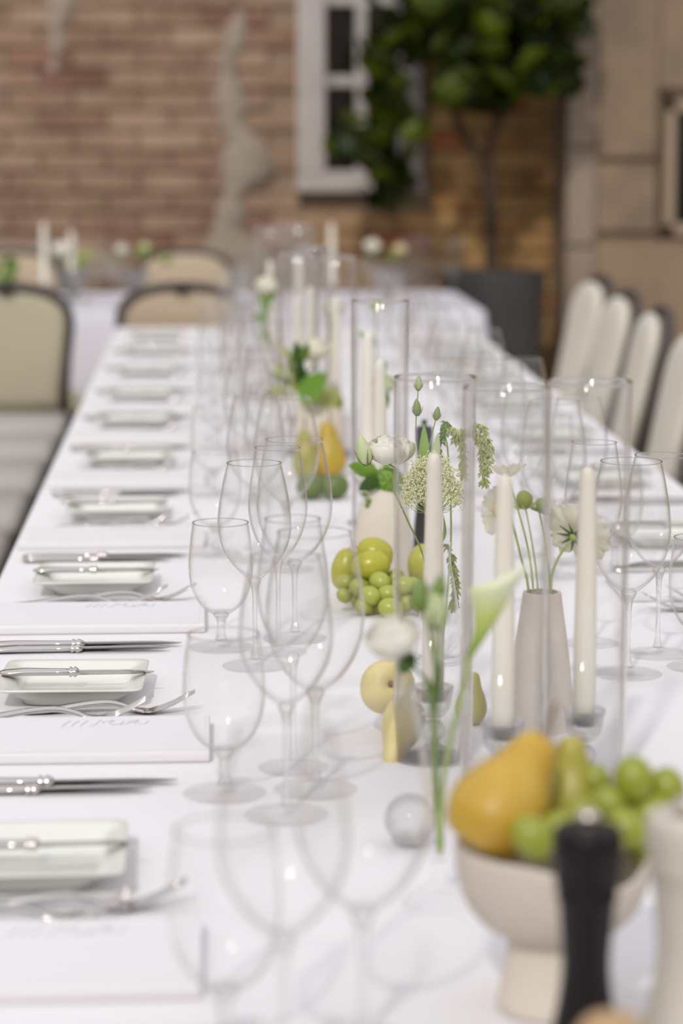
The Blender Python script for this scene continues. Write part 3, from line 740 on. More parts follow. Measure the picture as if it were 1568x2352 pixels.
# ---- fruit bowl in the foreground
CB = Vector((0.234, 1.60, T))
comp = thing('footed_fruit_bowl', 'beige stoneware footed bowl holding pears and grapes in the foreground', 'bowl', CB)
def dip(a, i):                                     # the rim is cut lower towards the viewer's right
    d = (a+0.95) % (2*pi); d = min(d, 2*pi-d)
    k = max(0, 1-d/1.15); k = k*k*(3-2*k)
    return -0.020*k*max(0, (i-8)/12) if i < 22 else -0.020*k*max(0, (34-i)/12)
bp_ = smooth_prof([(0.012, 0.050), (0.033, 0.054), (0.052, 0.066), (0.063, 0.084), (0.0672, 0.103), (0.0675, 0.118), (0.0640, 0.1185), (0.0625, 0.104), (0.057, 0.086), (0.045, 0.070), (0.012, 0.062)], 3)
nb = len(bp_)
def dip2(a, i):
    d = (a+1.0) % (2*pi); d = min(d, 2*pi-d); k = max(0, 1-d/1.0); k = k*k*(3-2*k)
    z = bp_[i][1]; return -0.017*k*max(0, (z-0.07)/0.048)
put('basin', mesh('basin', *lathe(bp_, 48, wav=dip2), beige), comp)
put('pedestal', mesh('pedestal', *lathe(smooth_prof([(0, 0), (0.034, 0), (0.0375, 0.005), (0.0365, 0.012), (0.033, 0.030), (0.030, 0.050), (0.028, 0.055), (0, 0.056)], 2), 36), beige_l), comp)
p0 = A(1130, 1905, 1.585)
pear('large yellow pear leaning in the foreground bowl', (p0.x-.012, 1.587, T+0.119), (0.50, 0.12, 0.80), 0.092, 0.0345, pear_m, 2)
p1 = A(1315, 1850, 1.650)
pear('greenish pear behind the large yellow pear in bowl', (p1.x, 1.645, T+0.104), (-0.05, 0.1, 1), 0.078, 0.0235, pear_g, 4, stalk=False)
gp = []
gr = random.Random(11)
for px, py, Y, r in [(1455, 1792, 1.60, .0142), (1530, 1815, 1.61, .0135), (1225, 1925, 1.545, .0140), (1392, 1850, 1.60, .0130), (1440, 1905, 1.575, .0135), (1340, 1880, 1.575, .0125), (1490, 1868, 1.60, .0130),
                    (1395, 1925, 1.56, .0125), (1290, 1905, 1.56, .0125), (1365, 1800, 1.64, .0120), (1480, 1935, 1.585, .0125), (1420, 1850, 1.64, .0125), (1500, 1930, 1.63, .0120), (1340, 1935, 1.545, .0115), (1550, 1880, 1.60, .0115)]:
    q = A(px, py, Y)
    if q.z < T+0.100: q.z = T+0.100
    gp.append((q, r, (gr.uniform(-1, 1), gr.uniform(-.4, .4), gr.uniform(.2, 1))))
grape_bunch('grape_bunch', 'bunch of large green grapes in the foreground bowl', gp, CB+Vector((0.03, 0, 0.1)), grape_k)
# ---- pepper and salt mills, tan pear
def mill_mesh(pts, mat, nm): return mesh(nm, *lathe(clampr(smooth_prof(pts, 4)), 36), mat)
def mill(label, loc, bm_, km, sc=1.0, wide=1.0):
    t = thing('spice_mill', label, 'mill', loc)
    put('body', mill_mesh([(0, 0), (0.0265, 0), (0.0270, 0.004), (0.0265, 0.020), (0.0235, 0.045), (0.0175, 0.075), (0.0148, 0.098), (0.0155, 0.118), (0.0172, 0.140), (0.0176, 0.146), (0, 0.1465)], bm_, 'body'), t)
    put('collar', mill_mesh([(0, .146), (0.0166, .146), (0.0166, .151), (0, .151)], bm_, 'collar'), t)
    put('head', mill_mesh([(0, .1505), (0.0180, .1508), (0.0200, 0.160), (0.0214, 0.172), (0.0214, 0.181), (0.0200, 0.1865), (0.0165, 0.1885), (0.010, 0.187), (0, 0.187)], bm_, 'head'), t)
    put('finial', mill_mesh([(0, .186), (0.0040, .187), (0.0038, .190), (0.0070, .1925), (0.0078, .1955), (0.0055, .1985), (0, .199)], km, 'finial'), t)
    t.scale = (sc*wide, sc*wide, sc); return t
q = A(1343, 2352, 1.40)
mill('tall black lacquered pepper mill in the right foreground', (q.x, 1.40, T), black_m, chrome)
q = A(1572, 2300, 1.42)
mill('white lacquered salt mill cut by the right edge', (q.x, 1.42, T), whitemill_m, chrome, 1.01, 1.22)
q = A(1432, 2352, 1.235)
pear('tan russet pear standing at the bottom right corner', (q.x-.008, 1.235, T+0.001), (0.06, 0, 1), 0.134, 0.037, pear_t, 7, stalk=False, neck=0.5)
q = A(974, 1000, 3.47)
mill('black pepper mill far behind the lace flower', (q.x, 3.47, T), black_m, black_m, 0.97, .60)
# ---- pale pears on the cloth
q = G(880, 1690)
pear('pale yellow pear lying with its blossom end towards the camera', (q.x+0.006, q.y-.028, T+0.060), (-0.10, 0.93, -0.33), 0.085, 0.0275, pear_p, 3, stalk=False)
pear('pale yellow pear with its narrow end pointing down to the cloth', (q.x+0.020, q.y-.065, T+0.052), (-0.22, -0.45, -0.72), 0.072, 0.0215, pear_p, 9, stalk=False)
# green fruit seen beside the tube
q = A(1098, 1640, 2.40)
pear('small green pear behind the middle candle shade', (q.x-.006, 2.42, T+0.0), (0, 0, 1), 0.055, 0.017, pear_g, 12, stalk=False)
# ---- plums and grapes, middle distance
def loose(name, label, cat, pos, sc, mat, axis=(0, 0, 1), group=None):
    t = thing(name, label, cat, pos, 0, group)
    put('flesh', mesh('flesh', *lathe(clampr(smooth_prof([(0, -1), (.38, -.93), (.78, -.62), (1, 0), (.8, .62), (.4, .92), (.08, .96), (0, .93)], 4)), 24), mat), t, M=look(axis, (0, 0, 0), sc))
    put('stalk', mesh('stalk', *sweep([(0, 0, .92*sc[2]), (0, .0005, 1.05*sc[2])], 0.0009, 5), stalk_m), t, M=look(axis))
    return t
q = A(852, 1298, 3.02)
loose('plum', 'yellow-green plum in front, lying on the small grapes', 'plum', (q.x, 3.02, q.z), (.0195, .0195, .0255), plum_m, (1, .1, .12))
q = A(862, 1275, 3.065)
loose('plum', 'yellow-green plum behind the front plum on grapes', 'plum', (q.x, 3.075, q.z), (.021, .021, .025), plum_m, (-.9, .1, .3))
q = A(785, 1300, 3.09)
loose('plum', 'yellow-green plum at the left end of the grapes', 'plum', (q.x+.004, 3.09, q.z-.004), (.018, .018, .028), plum_m, (.25, .1, 1))
q = A(960, 1290, 3.02)
loose('plum', 'yellow-green plum seen through the left front shade', 'plum', (q.x+.006, 3.03, q.z-.004), (.019, .019, .026), plum_m, (.2, 0, 1))
g2 = []
for px, py, Y, r in [(872, 1335, 3.00, .0128), (828, 1350, 3.01, .0125), (850, 1368, 2.985, .0125), (893, 1365, 2.985, .0122), (838, 1390, 2.99, .0118), (866, 1397, 3.0, .0105), (792, 1338, 3.03, .0105), (790, 1368, 3.01, .0090),
                    (897, 1398, 2.965, .0135), (925, 1345, 2.99, .0125), (930, 1385, 2.99, .012), (950, 1350, 3.0, .0125), (905, 1330, 3.03, .012), (820, 1375, 3.05, .0105), (912, 1400, 3.0, .012), (965, 1385, 2.98, .0115), (850, 1345, 3.05, .012), (885, 1380, 3.05, .012)]:
    q = A(px, py, Y); q.z = max(q.z, T+r*1.05)
    g2.append((q, r, (gr.uniform(-1, 1), gr.uniform(-.4, .4), gr.uniform(-.3, .8))))
grape_bunch('grape_bunch', 'bunch of small green grapes on the cloth by the beige vase', g2, (0.24, 3.0, T+.02))
q = G(757, 1100)
pear('ochre pear standing on the cloth beside the grey-beige vase', (q.x, q.y+.03, T+.001), (0.02, 0, 1), 0.098, 0.031, pear_o, 21)
q = G(716, 1106)
pear('yellow green pear standing just left of the ochre pear', (q.x-.006, q.y+.05, T+.001), (-0.05, 0, 1), 0.085, 0.0265, pear_g, 22)
for px, py, lab in ((714, 1145, 'dark green lime seen through the wine glass'), (768, 1150, 'dark green lime beside the base of the single shade')):
    q = A(px, py, 3.98)
    loose('lime', lab, 'lime', (q.x, 3.98, T+.0215), (.0215, .0215, .025), lime_m, (1, .2, .1))

# ================================================================ VASES
def vase(name, label, loc, prof, mat, seg=36, cat='vase'):
    t = thing(name, label, cat, loc)
    put('body', mesh('body', *lathe(clampr(smooth_prof(prof, 4)), seg), mat), t); return t
def hollow(outer, wall=0.0025):
    inner = [(max(r-wall, .001), z) for r, z in outer[::-1] if z > 0.006]
    return [(0, outer[0][1])]+outer+inner+[(0, 0.006)]
V2 = Vector((0.336, 2.40, T))
vase('bud_vase', 'tapered beige stoneware bud vase between middle and right shades', V2, hollow([(0.031, 0), (0.0335, 0.003), (0.0325, 0.03), (0.0285, 0.075), (0.0225, 0.118), (0.0197, 0.139), (0.0188, 0.141)], .0028), beige)
V3q = A(880, 1250, 3.22); V3 = Vector((V3q.x, 3.22, T))
vase('egg_vase', 'rounded beige stoneware vase behind the grapes', V3, hollow([(0.026, 0), (0.030, 0.002), (0.0375, 0.030), (0.0385, 0.060), (0.034, 0.095), (0.024, 0.120), (0.015, 0.134), (0.0135, 0.140)], .0028), beige_l)
V5 = Vector((A(735, 1000, 4.40).x, 4.40, T))
vase('egg_vase', 'grey-beige round vase behind the standing pears', V5, hollow([(0.03, 0), (0.036, 0.003), (0.046, 0.035), (0.047, 0.070), (0.040, 0.105), (0.026, 0.128), (0.018, 0.14), (0.017, 0.146)], .003), beige_l)
V1 = Vector((0.178, 1.835, T))
v1 = thing('trumpet_vase', 'clear glass trumpet bud vase with lisianthus and calla stems', 'vase', V1)
put('flute', mesh('flute', *lathe(clampr(smooth_prof([(0.004, .034), (.0065, .038), (.0095, .070), (.0140, .110), (.0200, .150), (.0245, .172), (.0232, .172), (.0186, .150), (.0125, .110), (.0078, .070), (.0040, .046), (0, .045)], 3)), 36), tube_g), v1)
put('foot', mesh('foot', *lathe(clampr(smooth_prof([(0, 0), (.026, 0), (.0275, .0025), (.022, .008), (.010, .015), (.006, .024), (.0055, .034), (0, .036)], 3)), 32), foot_g), v1)
V4q = A(1008, 1500, 2.72); V4 = Vector((V4q.x, 2.72, T))
v4 = thing('glass_bottle_vase', 'clear ribbed glass bottle vase holding the lace flower', 'vase', V4)
put('body', mesh('body', *lathe(clampr(smooth_prof([(0, 0), (.027, 0), (.029, .004), (.0265, .03), (.0210, .07), (.0150, .105), (.0125, .125), (.0145, .138), (.0130, .138), (.0110, .124), (.0135, .105), (.0195, .07), (.025, .03), (.026, .008), (0, .006)], 3)), 36), tube_g), v4)
q = A(942, 1886, 1.99)
t = thing('glass_ball', 'small clear glass ball left of the trumpet vase', 'ornament', (q.x, 1.99, T))
put('sphere', mesh('sphere', *ball(.0222, 28, 18, ctr=(0, 0, .0232)), thin_glass('ball_glass', 0.93, .62, 2.2, 1.0, refr=0.35)), t)
put('base', mesh('base', *lathe([(0, 0), (.009, 0), (.0095, .001), (.007, .0025), (0, .0025)], 20), foot_g), t)

# ================================================================ FLOWERS
def petal(wd, ln, bulge, curl, ruf=0.0, nu=6, nv=7):
    vs, fs = [], []
    for j in range(nv+1):
        v = j/nv; ww = wd*(0.18+0.82*s(pi*min(1, v*0.62+0.04)))*(1 if v < .9 else .93)
        for i in range(nu+1):
            u = -1+2*i/nu
            z = ln*v*(1-0.10*u*u*v); y = bulge*s(pi*0.75*v) - 0.9*bulge*u*u*(0.3+.7*v)*0.8 + curl*v**4 + ruf*s(u*7+v*3)*v**3
            vs.append((ww*u, y, z))
    for j in range(nv):
        for i in range(nu): a = j*(nu+1)+i; fs.append((a, a+1, a+nu+2, a+nu+1))
    return vs, fs
PM = {}
def pm(key, mat, *a):
    k = (key, mat.name)
    if k not in PM: PM[k] = mesh('petal', *petal(*a), mat)
    return PM[k]
def rose(par, ctr, up, R, mat, seed=0, rings=((3, .55, -.10), (4, .75, .0), (5, .92, .12), (5, 1.0, .30))):
    """ctr: base of the bloom, in the parent's space; petals open more from ring to ring"""
    rd = random.Random(seed); base_m = look(up, ctr)
    me = pm('rose', mat, .80, 1.45, .52, .06, .09)
    for ri, (n, sc, op) in enumerate(rings):
        for k in range(n):
            a = 2*pi*k/n + ri*0.9 + rd.uniform(-.15, .15)
            M = base_m @ Matrix.Rotation(a, 4, 'Z') @ Matrix.Translation((0, 0.07*R*ri, 0)) @ Matrix.Rotation(-(op+rd.uniform(-.06, .06)), 4, 'X') @ Matrix.Diagonal((R*sc, R*sc, R*(1.22-.07*ri), 1))
            put('petal', me, par, M=M)
def bud(par, ctr, up, r, ln, mat, calyx=True, cm=None):
    put('bud', mesh('bud', *lathe(clampr(smooth_prof([(0, 0), (r*.7, .1*ln), (r, .35*ln), (r*.8, .65*ln), (r*.35, .9*ln), (0, ln)], 3)), 12), mat), par, M=look(up, ctr))
    if calyx:
        parts = []
        for k in range(5):
            a = 2*pi*k/5
            parts.append(sweep([(r*.3*c(a), r*.3*s(a), 0), (r*1.1*c(a), r*1.1*s(a), .25*ln), (r*1.5*c(a+.1), r*1.5*s(a+.1), .55*ln)], [r*.16, r*.1, r*.03], 5))
        put('sepals', mesh('sepals', *join(*parts), cm or stem_g), par, M=look(up, ctr))
def stem(par, pts, r, mat=stem_g, nm='stem'):
    n = len(spline(pts, 5)); return put(nm, mesh(nm, *sweep(spline(pts, 5), [r*(1.15-.3*i/n) for i in range(n)], 7), mat), par)
def leaf_me(wd, ln, bend, mat, name='leaf', fold=.25):
    vs, fs = [], []; nv = 9
    for j in range(nv+1):
        v = j/nv; w_ = wd*(s(pi*min(1, v**.75)))**.85+.0003
        for u in (-1, -.5, 0, .5, 1):
            vs.append((w_*u, bend*v*v*ln - abs(u)*w_*-fold, ln*v*(1-.15*abs(bend)*v)))
    for j in range(nv):
        for i in range(4): a = j*5+i; fs.append((a, a+1, a+6, a+5))
    return mesh(name, vs, fs, mat)
def put_leaf(par, pos, axis, wd, ln, bend, mat, spin=0): return put('leaf', leaf_me(wd, ln, bend, mat), par, M=look(axis, pos, spin=spin))
def flower(name, label, cat, origin): return thing(name, label, cat, origin)
def loc_of(o): return lambda px, py, Y: A(px, py, Y)-Vector(o)

# --- white lisianthus in the bottle vase (sharp): bloom, two buds, long stem
Y4 = 2.72
f = flower('lisianthus', 'white lisianthus bloom and cream bud rising left of the lace flower', 'flower', V4); L = loc_of(V4)
stem(f, [(0.004, 0, .02), L(975, 1290, Y4), L(940, 1205, Y4-.005), L(893, 1110, Y4-.01), L(852, 1070, Y4-.01)], .0011)
stem(f, [L(905, 1130, Y4-.01), L(915, 1085, Y4-.005), L(893, 1066, Y4)], .0009, nm='side_stem')
rose(f, L(886, 1066, Y4), (-.06, -.15, 1), .0195, petal_w, 4)
rose(f, L(914, 1066, Y4+.035), (.10, -.05, 1), .0185, petal_w, 8, rings=((3, .55, -.05), (4, .8, .05), (5, .98, .2)))
bud(f, L(842, 1068, Y4-.01), (-.22, -.05, 1), .0088, .036, petal_g)
bud(f, L(1001, 965, Y4), (.15, 0, 1), .0042, .016, stem_g)
stem(f, [L(982, 1100, Y4), L(985, 1030, Y4), L(1000, 965, Y4)], .0007, nm='side_stem')
stem(f, [L(975, 1100, Y4+.02), L(955, 1010, Y4+.02), L(960, 895, Y4+.02)], .0007, nm='side_stem')
bud(f, L(960, 897, Y4+.02), (.05, 0, 1), .0045, .018, stem_l); bud(f, L(958, 955, Y4+.02), (-.05, 0, 1), .005, .02, stem_g)
# --- lace flower
f = flower('lace_flower', 'greenish white lace flower umbel behind the left front candle', 'flower', V4)
C0 = L(990, 1190, Y4-.005); CU = L(990, 1110, Y4-.005)
stem(f, [(-.004, .002, .02), L(1000, 1290, Y4), L(988, 1200, Y4), C0], .0013, stem_l)
rd = random.Random(2)
fl, st_ = [], []
fl_b = ball(1, 5, 4)
hub = C0+Vector((0, 0, 0.004))
for i in range(62):                               # 62 umbellets on rays, florets on each
    a = i*2.39996; k = math.sqrt((i+.5)/62)
    ph = k*1.45
    d = Vector((s(ph)*c(a)*1.0, s(ph)*s(a)*.75-0.28*k, c(ph)*1.25))
    tip = hub + Vector((d.x*.032, d.y*.031, .008+d.z*.046))
    st_.append(sweep([hub, (hub+tip)/2+Vector((d.x*.004, d.y*.004, -.003)), tip], .00035, 4))
    for j in range(34):
        e_ = Vector((rd.gauss(0, .0040), rd.gauss(0, .0040), rd.gauss(0, .0036)))
        r_ = rd.uniform(.0008, .0013)
        fl.append(xf(fl_b, Matrix.Translation(tip+e_) @ Matrix.Diagonal((r_, r_, r_, 1))))
put('rays', mesh('rays', *join(*st_), stem_l), f)
o = put('florets', mesh('florets', *join(*fl), lace_m), f); o['kind'] = 'stuff'
# --- leaves and drooping greens in the same vase
f = flower('greenery_sprig', 'pointed green leaves rising behind the left front candle', 'greenery', V4)
stem(f, [(0, .004, .02), L(985, 1250, Y4+.03), L(968, 1100, Y4+.03)], .0011, stem_g)
put_leaf(f, L(966, 1095, Y4+.03), (-.04, 0, 1), .0165, .062, .1, leaf_b, .3)
put_leaf(f, L(1004, 1060, Y4+.04), (.12, .1, 1), .0095, .034, .1, petal_g, -.3)
put_leaf(f, L(1003, 1247, Y4+.01), (.9, -.1, .75), .0095, .030, -.8, leaf_b, 2.8)
f = flower('amaranthus', 'drooping green amaranthus tassels between left and middle shades', 'flower', V4)
stem(f, [(.004, .004, .02), L(1035, 1250, Y4+.05), L(1030, 1060, Y4+.06), L(1022, 1000, Y4+.06)], .0011, stem_l)
rd = random.Random(5)
for (pts, n_) in (([(1020, 985), (1045, 985), (1062, 1020), (1064, 1090)], 90), ([(1040, 1010), (1080, 985), (1105, 1020), (1112, 1110)], 110), ([(1060, 1000), (1100, 975), (1122, 1030), (1118, 1080)], 70), ([(1025, 1250), (1040, 1290), (1046, 1350), (1042, 1390)], 90), ([(1005, 1050), (1015, 1010), (1022, 985), (1024, 970)], 40)):
    P_ = spline([L(x, y, Y4+.06) for x, y in pts], 12); parts = []
    parts.append(sweep(P_, .0009, 5))
    for i in range(n_*2):
        p = P_[min(len(P_)-1, int(rd.random()**.8*len(P_)))]; d = Vector((rd.gauss(0, 1), rd.gauss(0, 1), rd.gauss(-.7, .6))).normalized()
        parts.append(sweep([p, p+d*.0035, p+d*.0075+Vector((0, 0, -.003))], [.0009, .0013, .0004], 4))
    put('tassel', mesh('tassel', *join(*parts), floret_m if n_ > 60 else leaf_b), f)

# --- flowers of the beige bud vase (V2)
L = loc_of(V2); Y2 = 2.40
def open_flower(par, ctr, up, R, mat, n=8, center=None, seed=1, op=1.35):
    rd = random.Random(seed); B = look(up, ctr); me = pm('open', mat, .40, 1.0, .14, .06, .09)
    for k in range(n):
        a = 2*pi*k/n+rd.uniform(-.1, .1)
        put('petal', me, par, M=B @ Matrix.Rotation(a, 4, 'Z') @ Matrix.Translation((0, .1*R, 0)) @ Matrix.Rotation(-(op+rd.uniform(-.15, .15)), 4, 'X') @ Matrix.Diagonal((R*1.05, R, R*rd.uniform(.9, 1.05), 1)))
    if center: put('center', mesh('center', *ball(R*.32, 12, 8, (1, 1, .6)), center), par, M=B)
f = flower('cosmos', 'white flower with pale orange center left of middle candle', 'flower', V2)
stem(f, [(-.006, 0, .03), L(1214, 1362, Y2), L(1196, 1280, Y2), L(1172, 1180, Y2)], .0013, stem_l)
open_flower(f, L(1142, 1172, Y2-.01), (-.85, -.45, .15), .0235, petal_c, 8, yolk_m, 3, 1.2)
f = flower('cosmos', 'cream flower peeking above the middle candle', 'flower', V2)
stem(f, [(0, .006, .03), L(1225, 1362, Y2+.03), L(1210, 1250, Y2+.05), L(1172, 1110, Y2+.06)], .0011, stem_l)
open_flower(f, L(1168, 1096, Y2+.06), (-.1, .3, 1), .0200, petal_c, 7, None, 5, .8)
f = flower('seed_head', 'green scabiosa seed head between middle and right candles', 'flower', V2)
stem(f, [(.001, -.004, .03), L(1235, 1362, Y2-.01), L(1222, 1250, Y2-.01), L(1205, 1160, Y2-.01)], .0009, stem_l)
B = look((-.25, -.15, 1), L(1208, 1165, Y2-.01))
put('pod', mesh('pod', *ball(.0085, 12, 8, (1, 1, 1.15), (0, 0, .008)), pmat('olive_pod', (.22, .26, .05, 1), .6)), f, M=B)
put('sepals', mesh('sepals', *join(*[sweep([(0, 0, 0), (.009*c(a), .009*s(a), .002), (.014*c(a), .014*s(a), .007)], [.0015, .0015, .0004], 5) for a in [2*pi*k/7 for k in range(7)]]), stem_l), f, M=B)
f = flower('seed_head', 'second scabiosa seed head half hidden by the middle shade', 'flower', V2)
stem(f, [(.004, .004, .03), L(1262, 1362, Y2+.02), L(1255, 1270, Y2+.02), L(1238, 1175, Y2+.02)], .0009, stem_g)
B = look((.3, -.1, 1), L(1240, 1175, Y2+.02))
put('pod', mesh('pod', *ball(.007, 12, 8, (1, 1, 1.1), (0, 0, .007)), stem_g), f, M=B)
put('sepals', mesh('sepals', *join(*[sweep([(0, 0, 0), (.009*c(a), .009*s(a), .001), (.015*c(a), .015*s(a), .003)], [.0013, .0013, .0004], 5) for a in [2*pi*k/6 for k in range(6)]]), stem_g), f, M=B)
f = flower('scabiosa', 'cream scabiosa seen from behind beside the right candle', 'flower', V2)
stem(f, [(.010, 0, .03), L(1264, 1362, Y2), L(1278, 1290, Y2), L(1312, 1240, Y2)], .0014, stem_l)
B_up = (.55, .62, .45); ctr = L(1318, 1232, Y2)
open_flower(f, ctr+Vector((.004, .004, .002)), B_up, .0335, petal_c, 9, None, 9, 1.35)
open_flower(f, ctr+Vector((.008, .009, .004)), B_up, .026, petal_c, 7, None, 10, 1.1)
put('sepals', mesh('sepals', *join(*[sweep([(0, 0, 0), (.009*c(a), .009*s(a), -.0015), (.0185*c(a), .0185*s(a), -.003)], [.0018, .0015, .0004], 5) for a in [2*pi*k/9+.2 for k in range(9)]]), leaf_d), f, M=look(B_up, ctr))
put('receptacle', mesh('receptacle', *ball(.0048, 10, 8), stem_l), f, M=look(B_up, ctr))

# --- trumpet vase flowers (near, blurred)
L = loc_of(V1); Y1 = 1.835
f = flower('lisianthus', 'blurred white lisianthus leaning left out of the trumpet vase', 'flower', V1)
stem(f, [(-.001, 0, .050), (-.004, 0, .10), L(985, 1590, Y1), L(948, 1530, Y1), L(925, 1512, Y1)], .0014, stem_g)
rose(f, L(916, 1512, Y1), (-.30, -.2, 1), .0205, petal_w, 14)
rose(f, L(945, 1530, Y1-.01), (-.6, -.2, .5), .006, leaf_d, 15, rings=((5, 1, .9),))
f = flower('lisianthus_buds', 'cluster of green lisianthus buds above the trumpet vase', 'flower', V1)
stem(f, [(0, .001, .050), (-.002, .001, .11), L(1000, 1560, Y1), L(990, 1480, Y1), L(978, 1410, Y1)], .0014, stem_g)
stem(f, [L(998, 1580, Y1), L(1000, 1500, Y1), L(998, 1440, Y1)], .0012, stem_g, 'side_stem')
stem(f, [L(996, 1600, Y1), L(1012, 1480, Y1), L(1004, 1360, Y1)], .0010, stem_g, 'side_stem')
for px, py, ax, r, ln in ((968, 1405, (-.15, 0, 1), .0062, .026), (1000, 1445, (0, 0, 1), .0088, .036), (1004, 1375, (.15, 0, 1), .0055, .020), (972, 1370, (-.1, 0, 1), .0042, .016), (940, 1540, (-.5, 0, .6), .0062, .012)):
    bud(f, L(px, py, Y1), ax, r, ln, petal_g if r > .008 else stem_g)
put_leaf(f, L(1006, 1620, Y1-.004), (.12, 0, 1), .0075, .036, .05, leaf_d, .2)
put_leaf(f, L(995, 1640, Y1), (-.2, 0, 1), .004, .03, .1, leaf_d, .9)
f = flower('calla_lily', 'pale green and white calla lily curving right above trumpet vase', 'flower', V1)
stem(f, [(0, 0, .002+.04), (.001, 0, .045), (.003, 0, .10), L(1048, 1640, Y1), L(1068, 1560, Y1), L(1078, 1505, Y1)], .0021, stem_l)
base_p = L(1078, 1508, Y1); tip_p = L(1196, 1280, Y1)
ax = Vector((.40, 0, 1)); n_v, n_u = 14, 16; vs, fs = [], []
for j in range(n_v+1):
    v = j/n_v
    ctr_ = base_p.lerp(L(1128, 1345, Y1), v) + Vector((0.004*s(pi*v), 0, 0))
    rr_ = .0030+.0150*v**1.35
    for i in range(n_u+1):
        a = -2.75+5.5*i/n_u                        # open sleeve, split at the front left
        lip = max(0, c(a))**2
        x = rr_*c(a)*(1+.25*v*lip) + lip*.008*v**5; y = rr_*.8*s(a); z = .004*v*c(a)+lip*.014*v**4
        vs.append(ctr_+Vector((x, y, z)))
for j in range(n_v):
    for i in range(n_u): a_ = j*(n_u+1)+i; fs.append((a_, a_+1, a_+n_u+2, a_+n_u+1))
put('spathe', mesh('spathe', vs, fs, calla_m), f)
put('spadix', mesh('spadix', *sweep([base_p+Vector((.004, 0, .01)), L(1115, 1390, Y1)], [.002, .0012], 7), yolk_m), f)
stem_cut = put('cut_stems', mesh('cut_stems', *join(sweep([(-.001, 0, .046), (-.0005, 0, .075)], .0022, 6), sweep([(.002, .001, .046), (.0015, 0, .075)], .002, 6)), stem_l), f)

# --- beige vase V3: green hydrangea, leaves
def hydrangea(label, origin, ctr, R, mat=floret_m, n=120, seed=1, stem_to=None):
    f = flower('hydrangea', label, 'flower', origin); rd = random.Random(seed); parts = []
    q4 = petal(.0052, .0075, .001, .001, 0, 2, 3)
    for i in range(n):
        zz = 1-2*(i+.5)/n; a = i*2.39996; rr2 = math.sqrt(1-zz*zz)
        d = Vector((rr2*c(a), rr2*s(a), zz*.85)); 
        B = look(d, Vector(ctr)+d*R*rd.uniform(.9, 1.05), spin=rd.uniform(0, 1.5))
        for k in range(4): parts.append(xf(q4, B @ Matrix.Rotation(k*pi/2, 4, 'Z') @ Matrix.Rotation(-1.2, 4, 'X')))
    o = put('florets', mesh('florets', *join(*parts), mat), f); o['kind'] = 'stuff'
    stem(f, [(0, 0, .05), (ctr[0]*.4, ctr[1]*.4, ctr[2]*.6), ctr], .0018, stem_g)
    return f
L = loc_of(V3)
hydrangea('green hydrangea head above the beige vase behind grapes', V3, L(890, 1108, 3.22), .020, leaf_b, 90, 3)
f = flower('greenery_sprig', 'bright green leaves spreading from the vase behind the grapes', 'greenery', V3)
stem(f, [(0, 0, .05), (0, 0, .13), L(872, 1100, 3.22)], .0012)
put_leaf(f, L(866, 1085, 3.20), (-1, -.1, .15), .0125, .040, .25, leaf_b, 1.2); put_leaf(f, L(880, 1075, 3.21), (.6, 0, .5), .011, .034, .3, leaf_b, .5)
put_leaf(f, L(870, 1100, 3.19), (-.75, 0, -.5), .010, .032, .3, leaf_d, 1.4)
for px, py in ((840, 1112), (836, 1135), (846, 1150), (850, 1125), (843, 1160)):
    put('berry', mesh('berry', *ball(.0038, 8, 6), stem_g), f, loc=L(px, py, 3.2))
stem(f, [L(866, 1100, 3.2), L(846, 1118, 3.2), L(843, 1160, 3.2)], .0006, nm='side_stem')
# --- V5: lime hydrangea, white rose, big leaf, dark greens
L = loc_of(V5)
hydrangea('lime green hydrangea head beside the single shade', V5, L(742, 925, 4.40), .034, floret_m, 150, 4)
f = flower('rose', 'blurred white rose above the bright leaf', 'flower', V5)
stem(f, [(0, 0, .05), (-.005, 0, .15), L(722, 835, 4.43)], .0018)
rose(f, L(722, 832, 4.43), (0, -.1, 1), .026, petal_c, 30)
f = flower('greenery_sprig', 'large bright green leaf with dark foliage beside it', 'greenery', V5)
stem(f, [(0, 0, .05), (-.01, 0, .14), L(705, 900, 4.37)], .0018)
put_leaf(f, L(690, 925, 4.35), (.75, -.1, .75), .028, .075, .1, leaf_b, .9)
for i in range(16):
    a = gr.uniform(-1, 1); put_leaf(f, L(684+gr.uniform(-14, 14), 905-gr.uniform(0, 80), 4.37), (a*.7, gr.uniform(-.3, .3), 1), .009, .04, .2, leaf_d if i % 4 else floret_m, gr.uniform(0, 3))
f = flower('greenery_sprig', 'olive filler leaves left of the large bright leaf', 'greenery', V5)
stem(f, [(0, 0, .05), (-.03, 0, .15), L(650, 900, 4.40)], .0012, stem_l)
for i in range(18): put_leaf(f, L(648+gr.uniform(-18, 22), 900-gr.uniform(-20, 60), 4.40+gr.uniform(-.03, .03)), (gr.uniform(-1, 1), gr.uniform(-.3, .3), gr.uniform(-.2, 1)), .006, .028, .2, floret_m if i % 3 else leaf_d, gr.uniform(0, 3))

